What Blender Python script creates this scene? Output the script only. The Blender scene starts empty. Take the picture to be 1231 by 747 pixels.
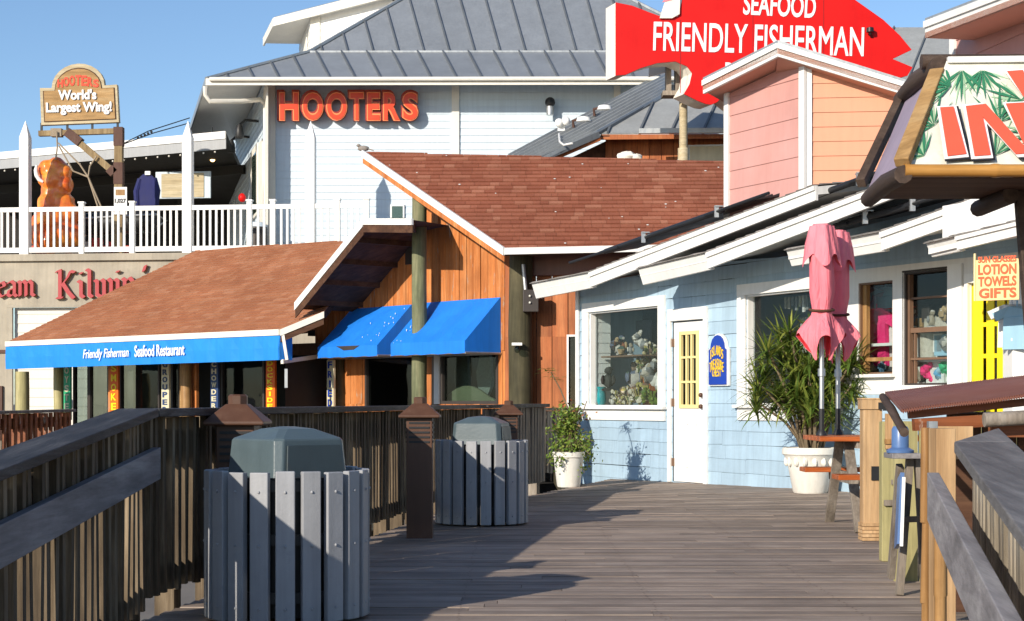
import bpy, bmesh, math, random
from mathutils import Vector, Matrix
random.seed(7)
S = bpy.context.scene
COL = S.collection
V = Vector
Z = V((0, 0, 1))
F, CX, HY, CH = 2000.0, 615.5, 484.0, 1.0     # focal length and principal point of the picture, eye height above the boardwalk

def P(px, py, d):
    return V(((px - CX) * d / F, d, CH + (HY - py) * d / F))

def lerp(a, b, t): return a + (b - a) * t
def R(a, b): return random.uniform(a, b)

# ------------------------------------------------------------------ mesh builder
class MB:
    def __init__(s): s.v = []; s.f = []
    def add(s, vs, fs):
        b = len(s.v); s.v += [V(p) for p in vs]; s.f += [[i + b for i in f] for f in fs]
    def poly(s, *pts): s.add(pts, [list(range(len(pts)))])
    def prism(s, pts, vec):
        n = len(pts); pts = [V(p) for p in pts]; q = [p + V(vec) for p in pts]
        s.add(pts + q, [list(range(n))[::-1], list(range(n, 2 * n))] + [[i, (i + 1) % n, n + (i + 1) % n, n + i] for i in range(n)])
    def frame(s, o, a, b, c):           # parallelepiped from corner o and three edge vectors
        o, a, b, c = V(o), V(a), V(b), V(c)
        s.add([o, o + a, o + a + b, o + b, o + c, o + a + c, o + a + b + c, o + b + c],
              [[3, 2, 1, 0], [4, 5, 6, 7], [0, 1, 5, 4], [1, 2, 6, 5], [2, 3, 7, 6], [3, 0, 4, 7]])
    def box(s, c, sz, rz=0):
        m = Matrix.Rotation(rz, 3, 'Z'); c = V(c)
        x, y, z = m @ V((sz[0], 0, 0)), m @ V((0, sz[1], 0)), V((0, 0, sz[2]))
        s.frame(c - x / 2 - y / 2 - z / 2, x, y, z)
    def beam(s, a, b, w, h, up=Z):       # bar from a to b, w across, h along up
        a, b = V(a), V(b); d = (b - a).normalized(); up = V(up)
        x = d.cross(up).normalized(); u = x.cross(d).normalized()
        s.frame(a - x * w / 2 - u * h / 2, x * w, u * h, b - a)
    def tube(s, pts, r, seg=8, cap=True):
        pts = [V(p) for p in pts]; n = len(pts)
        rs = r if isinstance(r, (list, tuple)) else [r] * n
        vs = []; ref = None
        for i, p in enumerate(pts):
            t = (pts[min(i + 1, n - 1)] - pts[max(i - 1, 0)]).normalized()
            if ref is None:
                ref = t.orthogonal().normalized()
            ref = (ref - t * ref.dot(t))
            ref = ref.normalized() if ref.length > 1e-6 else t.orthogonal().normalized()
            w = t.cross(ref)
            for k in range(seg):
                a = 2 * math.pi * k / seg
                vs.append(p + (ref * math.cos(a) + w * math.sin(a)) * rs[i])
        fs = [[i * seg + k, i * seg + (k + 1) % seg, (i + 1) * seg + (k + 1) % seg, (i + 1) * seg + k] for i in range(n - 1) for k in range(seg)]
        if cap: fs += [list(range(seg))[::-1], [(n - 1) * seg + k for k in range(seg)]]
        s.add(vs, fs)
    def lathe(s, prof, c=(0, 0, 0), seg=20, sx=1, sy=1, rot=0):
        c = V(c); vs = []; n = len(prof)
        for r, z in prof:
            for k in range(seg):
                a = 2 * math.pi * k / seg + rot
                vs.append(c + V((r * sx * math.cos(a), r * sy * math.sin(a), z)))
        fs = [[i * seg + k, i * seg + (k + 1) % seg, (i + 1) * seg + (k + 1) % seg, (i + 1) * seg + k] for i in range(n - 1) for k in range(seg)]
        fs += [list(range(seg))[::-1], [(n - 1) * seg + k for k in range(seg)]]
        s.add(vs, fs)
    def blob(s, c, r, seg=8, rings=5, jit=.12, rng=random):
        c = V(c); r = V(r) if not isinstance(r, (int, float)) else V((r, r, r)); vs = []
        for i in range(rings + 1):
            th = math.pi * i / rings
            for k in range(seg):
                a = 2 * math.pi * k / seg; q = 1 + rng.uniform(-jit, jit)
                vs.append(c + V((r.x * math.sin(th) * math.cos(a) * q, r.y * math.sin(th) * math.sin(a) * q, r.z * math.cos(th) * q)))
        s.add(vs, [[i * seg + k, (i + 1) * seg + k, (i + 1) * seg + (k + 1) % seg, i * seg + (k + 1) % seg] for i in range(rings) for k in range(seg)])
    def build(s, name, mat, parent=None, loc=None, smooth=False, bevel=0):
        org = V(loc) if loc is not None else (V(ORG[parent.name]) if parent is not None else V((0, 0, 0)))
        me = bpy.data.meshes.new(name)
        me.from_pydata([p - org for p in s.v], [], s.f)
        me.update()
        bm = bmesh.new(); bm.from_mesh(me); bmesh.ops.recalc_face_normals(bm, faces=bm.faces); bm.to_mesh(me); bm.free()
        me.materials.append(mat)
        if smooth:
            me.polygons.foreach_set('use_smooth', [True] * len(me.polygons))
            me.set_sharp_from_angle(angle=math.radians(42))
        o = bpy.data.objects.new(name, me); COL.objects.link(o)
        if parent is not None:
            o.parent = parent; o.location = org - V(ORG[parent.name])
        else: o.location = org
        ORG[o.name] = org
        if bevel:
            b = o.modifiers.new('bevel', 'BEVEL'); b.width = bevel; b.segments = 2; b.limit_method = 'ANGLE'; b.angle_limit = math.radians(35)
        return o

ORG = {}
def tag(o, label=None, cat=None, group=None, kind=None):
    if label: o['label'] = label
    if cat: o['category'] = cat
    if group: o['group'] = group
    if kind: o['kind'] = kind
    return o
def thing(name, label, cat, loc=(0, 0, 0), group=None):
    o = bpy.data.objects.new(name, None); COL.objects.link(o); o.location = loc; o.empty_display_size = .1
    ORG[o.name] = V(loc)
    return tag(o, label, cat, group)
def solo(name, mb, mat, label, cat, loc, group=None, **k):
    return tag(mb.build(name, mat, None, loc, **k), label, cat, group)
def copy_tree(o, parent=None, loc=None):
    c = o.copy(); COL.objects.link(c)
    if parent is not None: c.parent = parent
    if loc is not None: c.location = loc
    for ch in o.children: copy_tree(ch, c)
    return c

# ------------------------------------------------------------------ planes
class VP:                                   # vertical plane through two picture columns at given depths
    def __init__(s, A, B):
        a, b = P(A[0], HY, A[1]), P(B[0], HY, B[1])
        s.o = V((a.x, a.y, 0)); s.u = V((b.x - a.x, b.y - a.y, 0)); s.len = s.u.length; s.u.normalize()
        s.n = V((s.u.y, -s.u.x, 0))
        if s.n.dot(-s.o) < 0: s.n = -s.n
    def uz(s, px, py, off=0):
        o = s.o + s.n * off; rx = (px - CX) / F
        t = (rx * o.y - o.x) / (s.u.x - rx * s.u.y); d = o.y + s.u.y * t
        return t, CH + (HY - py) * d / F
    def at(s, px, py, off=0):
        t, z = s.uz(px, py, off); return s.pt(t, z, off)
    def pt(s, t, z, off=0): return s.o + s.u * t + s.n * off + V((0, 0, z))
    def box(s, mb, u0, u1, z0, z1, o0, o1):
        mb.frame(s.pt(u0, z0, o0), s.u * (u1 - u0), Z * (z1 - z0), s.n * (o1 - o0))
    def pbox(s, mb, x0, y0, x1, y1, o0, o1, yr=None):   # pixel rectangle, heights read at its middle
        u0, _ = s.uz(x0, y0, o1); u1, _ = s.uz(x1, y0, o1); m = (x0 + x1) / 2
        _, za = s.uz(m, y0, o1); _, zb = s.uz(m, y1, o1)
        s.box(mb, u0, u1, zb, za, o0, o1)
        return u0, u1, zb, za
    def prism(s, mb, pix, o0, o1):
        mb.prism([s.at(x, y, o1) for x, y in pix], s.n * (o0 - o1))
class P3:                                   # any plane through three points
    def __init__(s, a, b, c):
        s.a = V(a); s.n = (V(b) - s.a).cross(V(c) - s.a).normalized()
        if s.n.z < 0: s.n = -s.n
        s.u = Z.cross(s.n).normalized()
        if s.u.x < 0: s.u = -s.u
        s.v = s.n.cross(s.u).normalized()
        if s.v.z < 0: s.v = -s.v
    def at(s, px, py, off=0):
        o = V((0, 0, CH)); r = V(((px - CX) / F, 1, (HY - py) / F))
        return o + r * ((s.a + s.n * off - o).dot(s.n) / r.dot(s.n))

def clipp(poly, ax, val, less):
    out = []; n = len(poly)
    for i in range(n):
        a, b = poly[i], poly[(i + 1) % n]
        ia = (a[ax] <= val) if less else (a[ax] >= val); ib = (b[ax] <= val) if less else (b[ax] >= val)
        if ia: out.append(a)
        if ia != ib:
            t = (val - a[ax]) / (b[ax] - a[ax]); out.append((lerp(a[0], b[0], t), lerp(a[1], b[1], t)))
    return out
def parea(p): return abs(sum(p[i][0] * p[(i + 1) % len(p)][1] - p[(i + 1) % len(p)][0] * p[i][1] for i in range(len(p)))) / 2
def minus(polys, op):
    out = []; u0, u1, v0, v1 = op
    for p in polys:
        out.append(clipp(p, 0, u0, True)); out.append(clipp(p, 0, u1, False))
        m = clipp(clipp(p, 0, u0, False), 0, u1, True)
        if len(m) > 2:
            out.append(clipp(m, 1, v0, True)); out.append(clipp(m, 1, v1, False))
    return [q for q in out if len(q) > 2 and parea(q) > 1e-5]

def cladding(mb, o, u, v, n, polys, pitch, tilt=(.014, .003), holes=(), breaks=None, gap=0, rnd=0, wob=0):
    """courses (or boards) running along u and stacked along v, every piece a separate tilted slab"""
    o, u, v, n = V(o), V(u), V(v), V(n)
    for poly in polys:
        lo = min(p[1] for p in poly); hi = max(p[1] for p in poly)
        k = math.floor(lo / pitch)
        while k * pitch < hi:
            va, vb = k * pitch, (k + 1) * pitch; k += 1
            row = clipp(clipp(poly, 1, va + gap / 2, False), 1, vb - gap / 2, True)
            if len(row) < 3: continue
            ps = [row]
            for h in holes: ps = minus(ps, h)
            if breaks:
                out = []
                for p in ps:
                    a = min(q[0] for q in p); b = max(q[0] for q in p); x = a - R(0, breaks[1])
                    while x < b:
                        w = R(*breaks); c = clipp(clipp(p, 0, x + .002, False), 0, x + w - .002, True); x += w
                        if len(c) > 2 and parea(c) > 1e-5: out.append(c)
                ps = out
            for p in ps:
                if len(p) < 3 or parea(p) < 1e-5: continue
                e = R(0, rnd); top = []; bot = []
                for a, b in p:
                    q = o + u * a + v * (b + (R(-wob, wob) if wob else 0))
                    top.append(q + n * (lerp(tilt[0], tilt[1], (b - va) / pitch) + e)); bot.append(q - n * .004)
                m = len(p)
                mb.add(top + bot, [list(range(m))] + [[i, (i + 1) % m, m + (i + 1) % m, m + i] for i in range(m)])

def clad_plane(mb, pl, pixpolys, pitch, vertical=False, off=0, holes=(), **k):
    if vertical:
        polys = [[(z, t) for t, z in (pl.uz(x, y, off) for x, y in q)] for q in pixpolys]
        cladding(mb, pl.pt(0, 0, off), Z, pl.u, pl.n, polys, pitch, holes=[(z0, z1, u0, u1) for u0, u1, z0, z1 in holes], **k)
    else:
        polys = [[pl.uz(x, y, off) for x, y in q] for q in pixpolys]
        cladding(mb, pl.pt(0, 0, off), pl.u, Z, pl.n, polys, pitch, holes=holes, **k)
def clad_roof(mb, pl, pts, pitch, **k):
    cladding(mb, pl.a, pl.u, pl.v, pl.n, [[((p - pl.a).dot(pl.u), (p - pl.a).dot(pl.v)) for p in pts]], pitch, **k)

# ------------------------------------------------------------------ lettering
def text_mb(s, w, h, o, u, v, n, depth=.01, bold=0., bev=0., lift=.003, shear=0, space=1., res=4):
    """lettering filled into a w x h rectangle whose lower left corner is o"""
    cu = bpy.data.curves.new('lettering', 'FONT'); cu.body = s; cu.size = 1; cu.offset = bold; cu.extrude = .05
    cu.space_character = space; cu.resolution_u = res; cu.shear = shear
    if bev: cu.bevel_depth = bev; cu.bevel_resolution = 2
    ob = bpy.data.objects.new('lettering', cu); COL.objects.link(ob)
    dg = bpy.context.evaluated_depsgraph_get(); me = bpy.data.meshes.new_from_object(ob.evaluated_get(dg))
    vs = [p.co.copy() for p in me.vertices]; fs = [list(p.vertices) for p in me.polygons]
    bpy.data.objects.remove(ob); bpy.data.curves.remove(cu); bpy.data.meshes.remove(me)
    x0 = min(p.x for p in vs); x1 = max(p.x for p in vs); y0 = min(p.y for p in vs); y1 = max(p.y for p in vs)
    z0 = min(p.z for p in vs); z1 = max(p.z for p in vs)
    mb = MB(); o, u, v, n = V(o), V(u), V(v), V(n)
    mb.add([o + u * ((p.x - x0) / (x1 - x0) * w) + v * ((p.y - y0) / (y1 - y0) * h) + n * (lift + (p.z - z0) / (z1 - z0) * depth) for p in vs], fs)
    return mb
def text_plane(pl, s, x0, y0, x1, y1, off, **k):     # pixel box: x0,y0 top left, x1,y1 bottom right (y read on the left edge)
    u0, zt = pl.uz(x0, y0, off); u1, _ = pl.uz(x1, y0, off); _, zb = pl.uz(x0, y1, off)
    return text_mb(s, u1 - u0, zt - zb, pl.pt(u0, zb, off), pl.u, Z, pl.n, **k)
def nib_strokes(mb, strokes, o, u, v, n, sc, nib, depth, thin=.25):
    """broad-nib strokes (lists of points in letter units) as solid slabs"""
    k = 0
    w = V((nib * .75, nib * .75 * .6))
    for st in strokes:
        for a, b in zip(st[:-1], st[1:]):
            a, b = V(a), V(b); t = V((-(b - a).y, (b - a).x)); t = t.normalized() * nib * thin if t.length else t
            pts = [a - w, a + w, b - w, b + w, a - t, a + t, b - t, b + t]
            hull = convex(pts); k += 1
            mb.prism([o + u * (p[0] * sc) + v * (p[1] * sc) + n * (depth + .0012 * k) for p in hull], -n * (depth + .0012 * k))
def convex(pts):
    pts = sorted({(round(p[0], 5), round(p[1], 5)) for p in pts})
    def half(ps):
        h = []
        for p in ps:
            while len(h) > 1 and (h[-1][0] - h[-2][0]) * (p[1] - h[-2][1]) - (h[-1][1] - h[-2][1]) * (p[0] - h[-2][0]) <= 0: h.pop()
            h.append(p)
        return h[:-1]
    return half(pts) + half(pts[::-1])

# ------------------------------------------------------------------ materials
class NT:
    def __init__(s, name):
        s.m = bpy.data.materials.new(name); s.m.use_nodes = True; s.t = s.m.node_tree; s.t.nodes.clear()
        s.out = s.n('ShaderNodeOutputMaterial'); s.b = s.n('ShaderNodeBsdfPrincipled'); s.l(s.b.outputs[0], s.out.inputs[0])
        s.tc = s.n('ShaderNodeTexCoord')
    def n(s, ty, **k):
        x = s.t.nodes.new(ty)
        for a, b in k.items(): setattr(x, a, b)
        return x
    def l(s, a, b): s.t.links.new(a, b)
    def noise(s, scale=(1, 1, 1), size=4, detail=5, rough=.6, shift=None, dist=0):
        mp = s.n('ShaderNodeMapping'); mp.inputs['Scale'].default_value = scale; s.l(s.tc.outputs['Object'], mp.inputs[0])
        if shift is not None: s.l(shift, mp.inputs['Location'])
        t = s.n('ShaderNodeTexNoise'); t.inputs['Scale'].default_value = size; t.inputs['Detail'].default_value = detail
        t.inputs['Roughness'].default_value = rough; t.inputs['Distortion'].default_value = dist
        s.l(mp.outputs[0], t.inputs['Vector']); return t.outputs['Fac']
    def ramp(s, fac, stops):
        r = s.n('ShaderNodeValToRGB'); e = r.color_ramp.elements
        while len(e) < len(stops): e.new(.5)
        for x, (p, c) in zip(e, stops):
            x.position = p; x.color = (*c, 1) if len(c) == 3 else c
        s.l(fac, r.inputs[0]); return r.outputs[0]
    def mix(s, fac, a, b, mode='MIX'):
        x = s.n('ShaderNodeMix', data_type='RGBA', blend_type=mode)
        for i, q in ((0, fac), (6, a), (7, b)):
            if isinstance(q, (int, float)): x.inputs[i].default_value = q
            elif isinstance(q, tuple): x.inputs[i].default_value = (*q, 1) if len(q) == 3 else q
            else: s.l(q, x.inputs[i])
        return x.outputs[2]
    def mr(s, v, a, b, c, d):
        x = s.n('ShaderNodeMapRange'); s.l(v, x.inputs[0])
        for i, q in enumerate((a, b, c, d)): x.inputs[i + 1].default_value = q
        return x.outputs[0]
    def isl(s): return s.n('ShaderNodeNewGeometry').outputs['Random Per Island']
    def bump(s, h, strength=.3, dist=.01):
        x = s.n('ShaderNodeBump'); x.inputs['Strength'].default_value = strength; x.inputs['Distance'].default_value = dist
        s.l(h, x.inputs['Height']); s.l(x.outputs[0], s.b.inputs['Normal'])
    def fin(s, col, rough=.6, metal=0, spec=.5):
        if isinstance(col, tuple): s.b.inputs['Base Color'].default_value = (*col, 1)
        else: s.l(col, s.b.inputs['Base Color'])
        if isinstance(rough, (int, float)): s.b.inputs['Roughness'].default_value = rough
        else: s.l(rough, s.b.inputs['Roughness'])
        s.b.inputs['Metallic'].default_value = metal; s.b.inputs['Specular IOR Level'].default_value = spec
        return s.m
def g3(v): return (v, v, v)
def sc3(c, k): return tuple(min(1, x * k) for x in c)

def wood(name, a, b, c, axis='Z', rough=.75, size=14, isl=.35, bump=.35, stain=.5, chips=None):
    t = NT(name); s = {'X': (.07, 1, 1), 'Y': (1, .07, 1), 'Z': (1, 1, .07)}[axis]
    r = t.isl(); sh = t.n('ShaderNodeVectorMath', operation='SCALE'); sh.inputs[0].default_value = (37, 53, 71); t.l(r, sh.inputs['Scale'])
    g = t.noise(s, size, 7, .62, sh.outputs[0], .4)
    fine = t.noise(tuple(q * 1 for q in s), size * 4.5, 4, .7, sh.outputs[0])
    col = t.ramp(g, [(.28, a), (.5, b), (.72, c)])
    big = t.noise((1, 1, 1), 1.7, 5, .65)
    col = t.mix(t.mr(big, .35, .7, 0, stain), col, sc3(a, .6))
    col = t.mix(1, col, t.ramp(fine, [(.3, g3(.72)), (.65, g3(1.08))]), 'MULTIPLY')
    col = t.mix(1, col, t.ramp(r, [(0, g3(1 - isl)), (1, g3(1 + isl * .6))]), 'MULTIPLY')
    if chips:
        ch = t.noise((1, 1, .25), 9, 6, .7, sh.outputs[0])
        col = t.mix(t.mr(ch, .6, .68, 0, 1), col, chips)
    t.bump(fine, bump, .006)
    return t.fin(col, rough, 0, .3)
def paint(name, c, rough=.5, var=.12, streak=.1, size=2.5, bump=.06, dirt=None, spec=.4, isl=0, fade=None):
    t = NT(name); n1 = t.noise((1, 1, 1), size, 6, .6); n2 = t.noise((9, 9, .5), 1.6, 5, .65); n3 = t.noise((1, 1, 1), 60, 3, .6)
    col = t.mix(1, c, t.ramp(n1, [(.3, g3(1 - var)), (.7, g3(1 + var * .4))]), 'MULTIPLY')
    col = t.mix(1, col, t.ramp(n2, [(.35, g3(1 - streak)), (.62, g3(1))]), 'MULTIPLY')
    if dirt: col = t.mix(t.mr(t.noise((1, 1, 1), 5, 8, .72), .56, .72, 0, .55), col, dirt)
    if fade: col = t.mix(t.mr(t.noise((1, 1, .6), 1.3, 4, .6), .4, .7, 0, .8), col, fade)
    if isl: col = t.mix(1, col, t.ramp(t.isl(), [(0, g3(1 - isl)), (1, g3(1 + isl * .5))]), 'MULTIPLY')
    if bump: t.bump(n3, bump, .004)
    return t.fin(col, t.mr(n1, .3, .7, rough - .08, rough + .1), 0, spec)
def metal(name, c, rough=.45, met=.6, var=.15, isl=0):
    t = NT(name); n1 = t.noise((1, 1, 1), 1.8, 6, .65); n2 = t.noise((6, 6, 1), 3, 6, .7)
    col = t.mix(1, c, t.ramp(n1, [(.3, g3(1 - var)), (.7, g3(1 + var * .5))]), 'MULTIPLY')
    col = t.mix(1, col, t.ramp(n2, [(.35, g3(1 - var)), (.6, g3(1))]), 'MULTIPLY')
    if isl: col = t.mix(1, col, t.ramp(t.isl(), [(0, g3(1 - isl)), (1, g3(1 + isl * .5))]), 'MULTIPLY')
    return t.fin(col, t.mr(n2, .3, .7, rough - .1, rough + .15), met, .5)
def shingle(name, stops, bump=.5):
    t = NT(name); r = t.isl()
    col = t.ramp(r, stops)
    f = t.noise((1, 1, 1), 45, 4, .7); b = t.noise((1, 1, 1), .8, 5, .6)
    col = t.mix(1, col, t.ramp(f, [(.3, g3(.7)), (.7, g3(1.15))]), 'MULTIPLY')
    col = t.mix(1, col, t.ramp(b, [(.3, g3(.82)), (.7, g3(1.08))]), 'MULTIPLY')
    t.bump(f, bump, .008)
    return t.fin(col, .9, 0, .2)
def glass(name, tint=(.8, .86, .85), refl=1.0, rough=.02):
    t = NT(name); t.t.nodes.remove(t.b)
    tr = t.n('ShaderNodeBsdfTransparent'); tr.inputs[0].default_value = (*tint, 1)
    gl = t.n('ShaderNodeBsdfGlossy'); gl.inputs['Roughness'].default_value = rough
    w = t.noise((1, 1, 1), 1.2, 2, .5); bp = t.n('ShaderNodeBump'); bp.inputs['Strength'].default_value = .06; bp.inputs['Distance'].default_value = .1
    t.l(w, bp.inputs['Height']); t.l(bp.outputs[0], gl.inputs['Normal'])
    lw = t.n('ShaderNodeLayerWeight'); lw.inputs[0].default_value = .5; p5 = t.n('ShaderNodeMath', operation='POWER'); p5.inputs[1].default_value = 5; t.l(lw.outputs['Facing'], p5.inputs[0])
    fr = t.n('ShaderNodeMath', operation='MULTIPLY_ADD'); fr.inputs[1].default_value = .7; fr.inputs[2].default_value = .03; t.l(p5.outputs[0], fr.inputs[0])
    mx = t.n('ShaderNodeMixShader'); mu = t.n('ShaderNodeMath', operation='MULTIPLY'); t.l(fr.outputs[0], mu.inputs[0]); mu.inputs[1].default_value = refl
    mu.use_clamp = True
    t.l(mu.outputs[0], mx.inputs[0]); t.l(tr.outputs[0], mx.inputs[1]); t.l(gl.outputs[0], mx.inputs[2]); t.l(mx.outputs[0], t.out.inputs[0])
    return t.m
def leafmat(name, a, b, c):
    t = NT(name); col = t.ramp(t.isl(), [(0, a), (.5, b), (1, c)])
    col = t.mix(1, col, t.ramp(t.noise((1, 1, 1), 6, 4, .6), [(.3, g3(.75)), (.7, g3(1.15))]), 'MULTIPLY')
    t.fin(col, .5, 0, .4)
    tl = t.n('ShaderNodeBsdfTranslucent'); t.l(col, tl.inputs[0]); mx = t.n('ShaderNodeMixShader'); mx.inputs[0].default_value = .25
    t.l(t.b.outputs[0], mx.inputs[1]); t.l(tl.outputs[0], mx.inputs[2]); t.l(mx.outputs[0], t.out.inputs[0])
    return t.m
def multi(name, cols, rough=.6):             # patterned goods: every piece takes one of the colours
    t = NT(name); r = t.isl(); n = len(cols); rp = t.n('ShaderNodeValToRGB'); rp.color_ramp.interpolation = 'CONSTANT'; e = rp.color_ramp.elements
    while len(e) < n: e.new(.5)
    for i, c in enumerate(cols): e[i].position = i / n; e[i].color = (*c, 1)
    t.l(r, rp.inputs[0]); col = t.mix(1, rp.outputs[0], t.ramp(t.noise((1, 1, 1), 30, 3, .6), [(.3, g3(.75)), (.7, g3(1.1))]), 'MULTIPLY')
    return t.fin(col, rough)
def emit(name, c, k):
    t = NT(name); t.b.inputs['Emission Color'].default_value = (*c, 1); t.b.inputs['Emission Strength'].default_value = k
    return t.fin(c, .4)

M = {}
M['deck'] = wood('deck_boards', (.24, .185, .145), (.35, .275, .222), (.45, .365, .30), 'X', .7, 10, .28, .4, .55)
M['fence_dark'] = wood('weathered_fence_wood', (.06, .042, .025), (.16, .115, .07), (.36, .275, .18), 'Z', .8, 16, .35, .4, .5)
M['fence_cap'] = wood('grey_cap_board', (.018, .016, .016), (.05, .046, .045), (.15, .14, .135), 'Y', .6, 18, .2, .9, .7)
M['fence_cap_pale'] = wood('pale_grey_cap_board', (.09, .083, .08), (.19, .18, .175), (.30, .285, .275), 'Y', .6, 10, .15, .5, .6)
M['fence_board'] = wood('grey_rail_board', (.17, .158, .16), (.30, .28, .285), (.42, .40, .395), 'Y', .65, 10, .15, .3, .5)
M['fence_pale'] = wood('sunbleached_pickets', (.20, .165, .12), (.36, .31, .24), (.48, .43, .35), 'Z', .8, 16, .3, .5, .4)
M['grey_plank'] = wood('grey_old_plank', (.16, .13, .10), (.30, .25, .2), (.42, .37, .31), 'Z', .8, 14, .3, .4, .5)
M['cedar'] = wood('orange_stained_boards', (.42, .125, .032), (.62, .215, .06), (.70, .32, .13), 'Z', .65, 9, .22, .3, .4, (.36, .27, .2))
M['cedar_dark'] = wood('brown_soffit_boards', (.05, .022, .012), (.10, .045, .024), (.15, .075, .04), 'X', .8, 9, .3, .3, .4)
M['cedar_plain'] = wood('red_cedar_panel', (.33, .085, .024), (.43, .13, .038), (.50, .19, .07), 'Z', .6, 7, .25, .25, .4)
M['pile_green'] = wood('treated_green_piling', (.09, .10, .05), (.19, .20, .11), (.31, .27, .16), 'Z', .85, 9, .1, .5, .5)
M['pile_dark'] = wood('tarred_piling', (.035, .032, .018), (.085, .075, .04), (.15, .125, .07), 'Z', .8, 8, .1, .6, .6)
M['post_new'] = wood('pale_post_timber', (.38, .22, .10), (.54, .34, .17), (.63, .43, .24), 'Z', .65, 9, .15, .2, .2)
M['post_treated'] = wood('greenish_treated_timber', (.28, .25, .11), (.42, .37, .17), (.52, .46, .26), 'Z', .7, 8, .15, .3, .35)
M['table_wood'] = wood('orange_varnished_wood', (.34, .07, .015), (.50, .125, .03), (.58, .19, .06), 'X', .35, 10, .15, .15, .3)
M['bamboo'] = wood('bamboo_cane', (.26, .13, .045), (.42, .235, .09), (.52, .34, .17), 'Z', .5, 7, .15, .3, .6)
M['bamboo_h'] = wood('golden_bamboo_rail', (.22, .085, .015), (.42, .19, .04), (.52, .28, .08), 'X', .35, 5, .15, .1, .4)
M['brown_log'] = wood('brown_log', (.04, .025, .018), (.085, .055, .04), (.14, .1, .075), 'Y', .7, 8, .2, .5, .5)
M['sign_wood'] = wood('golden_sign_wood', (.30, .17, .06), (.45, .27, .11), (.55, .37, .18), 'X', .7, 7, .2, .25, .35)
M['sign_frame'] = wood('bleached_sign_frame', (.42, .33, .19), (.56, .46, .29), (.64, .55, .38), 'X', .7, 8, .2, .3, .3)
M['beam_wood'] = wood('old_hoist_timber', (.2, .13, .06), (.34, .24, .12), (.45, .35, .2), 'Z', .75, 8, .2, .4, .4)
M['panel_red'] = wood('red_brown_rail_wood', (.15, .04, .015), (.27, .085, .03), (.36, .14, .06), 'X', .45, 8, .2, .3, .4, (.5, .42, .34))
M['red_shingle'] = shingle('red_asphalt_shingles', [(0, (.275, .088, .050)), (.3, (.315, .105, .060)), (.75, (.345, .122, .072)), (1, (.41, .17, .105))])
M['orange_shingle'] = shingle('faded_red_shingles', [(0, (.37, .14, .068)), (.4, (.40, .16, .08)), (.75, (.425, .178, .09)), (1, (.47, .215, .12))])
M['grey_shingle'] = shingle('grey_asphalt_shingles', [(0, (.17, .155, .145)), (.5, (.24, .225, .21)), (1, (.33, .31, .295))])
M['blue_siding'] = paint('pale_blue_siding', (.385, .525, .64), .6, .12, .14, 2, .25, isl=.07, dirt=(.33, .44, .52))
M['white'] = paint('white_trim_paint', (.80, .79, .76), .45, .07, .07, 2, .05, dirt=(.62, .60, .55))
M['white_clean'] = paint('white_vinyl', (.84, .83, .80), .4, .05, .04)
M['cream'] = paint('cream_trim', (.80, .76, .67), .5, .06, .06)
M['grey_siding'] = paint('pale_grey_siding', (.60, .69, .76), .55, .06, .08, 1.2)
M['pink_left'] = paint('left_pink_siding', (.56, .285, .25), .6, .08, .06, 1.5, fade=(.60, .34, .31))  # left-hand faces get a duller, cooler pink than pink_right
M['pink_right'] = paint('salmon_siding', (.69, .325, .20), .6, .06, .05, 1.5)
M['pink_soffit'] = paint('pink_soffit', (.66, .33, .23), .6, .06, .03)
M['blue_awning'] = paint('blue_canvas', (.010, .20, .76), .65, .10, .10, 3, .1, isl=.05)
M['blue_valance'] = paint('light_blue_canvas', (.015, .24, .74), .6, .08, .08, 3, .1)
M['roof_metal'] = metal('standing_seam_metal', (.31, .335, .365), .45, .35, .12, .08)
M['roof_metal_dull'] = metal('dull_roof_metal', (.41, .42, .41), .55, .3, .14, .06)
M['seam'] = metal('roof_seams', (.16, .175, .19), .5, .3)
M['flash'] = metal('flashing', (.42, .44, .45), .4, .5)
M['concrete'] = paint('stained_concrete', (.42, .37, .29), .85, .24, .12, 1.4, .3, dirt=(.30, .26, .19))
M['shutter'] = paint('cream_roll_shutter', (.70, .66, .58), .6, .05, .05)
M['grey_fascia'] = paint('grey_fascia_paint', (.34, .35, .36), .5, .1, .1)
M['letter_side'] = paint('dark_letter_sides', (.30, .025, .012), .4, .06, .03)
M['joint_red'] = paint('dark_red_joint', (.32, .004, .004), .5, .05, .03)
M['ground'] = paint('sandy_asphalt', (.20, .18, .155), .9, .25, 0, .6, .3)
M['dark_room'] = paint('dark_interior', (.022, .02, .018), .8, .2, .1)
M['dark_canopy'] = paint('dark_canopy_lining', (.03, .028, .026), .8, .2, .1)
M['shop_in'] = paint('shop_interior', (.50, .48, .43), .7, .1, .1)
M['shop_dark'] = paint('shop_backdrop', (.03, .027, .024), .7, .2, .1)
M['glass'] = glass('window_glass', (.86, .9, .9), 1.0)
M['glass_dark'] = glass('tinted_glass', (.55, .62, .60), 1.2)
M['slat_plastic'] = paint('blue_grey_plastic_lumber', (.365, .37, .385), .5, .12, .18, 5, .25, isl=.10, dirt=(.20, .205, .215))
M['lid_plastic'] = paint('slate_green_lid', (.085, .118, .130), .38, .12, .08, 6, .2, dirt=(.13, .15, .155))
M['flap'] = paint('dark_lid_flap', (.05, .068, .074), .45, .15, .1, 6, .1, dirt=(.09, .07, .055))
M['bronze'] = paint('brown_painted_metal', (.10, .046, .026), .42, .14, .12, 4, .1, dirt=(.15, .085, .055))
M['black_metal'] = paint('black_metal', (.02, .02, .021), .45, .2, .05)
M['grey_metal'] = metal('galvanised_metal', (.5, .51, .51), .4, .8)
M['rust'] = metal('rusty_steel', (.11, .055, .04), .7, .3)
M['black_pipe'] = paint('black_rubber_pipe', (.018, .019, .022), .4, .15, .05)
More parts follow.
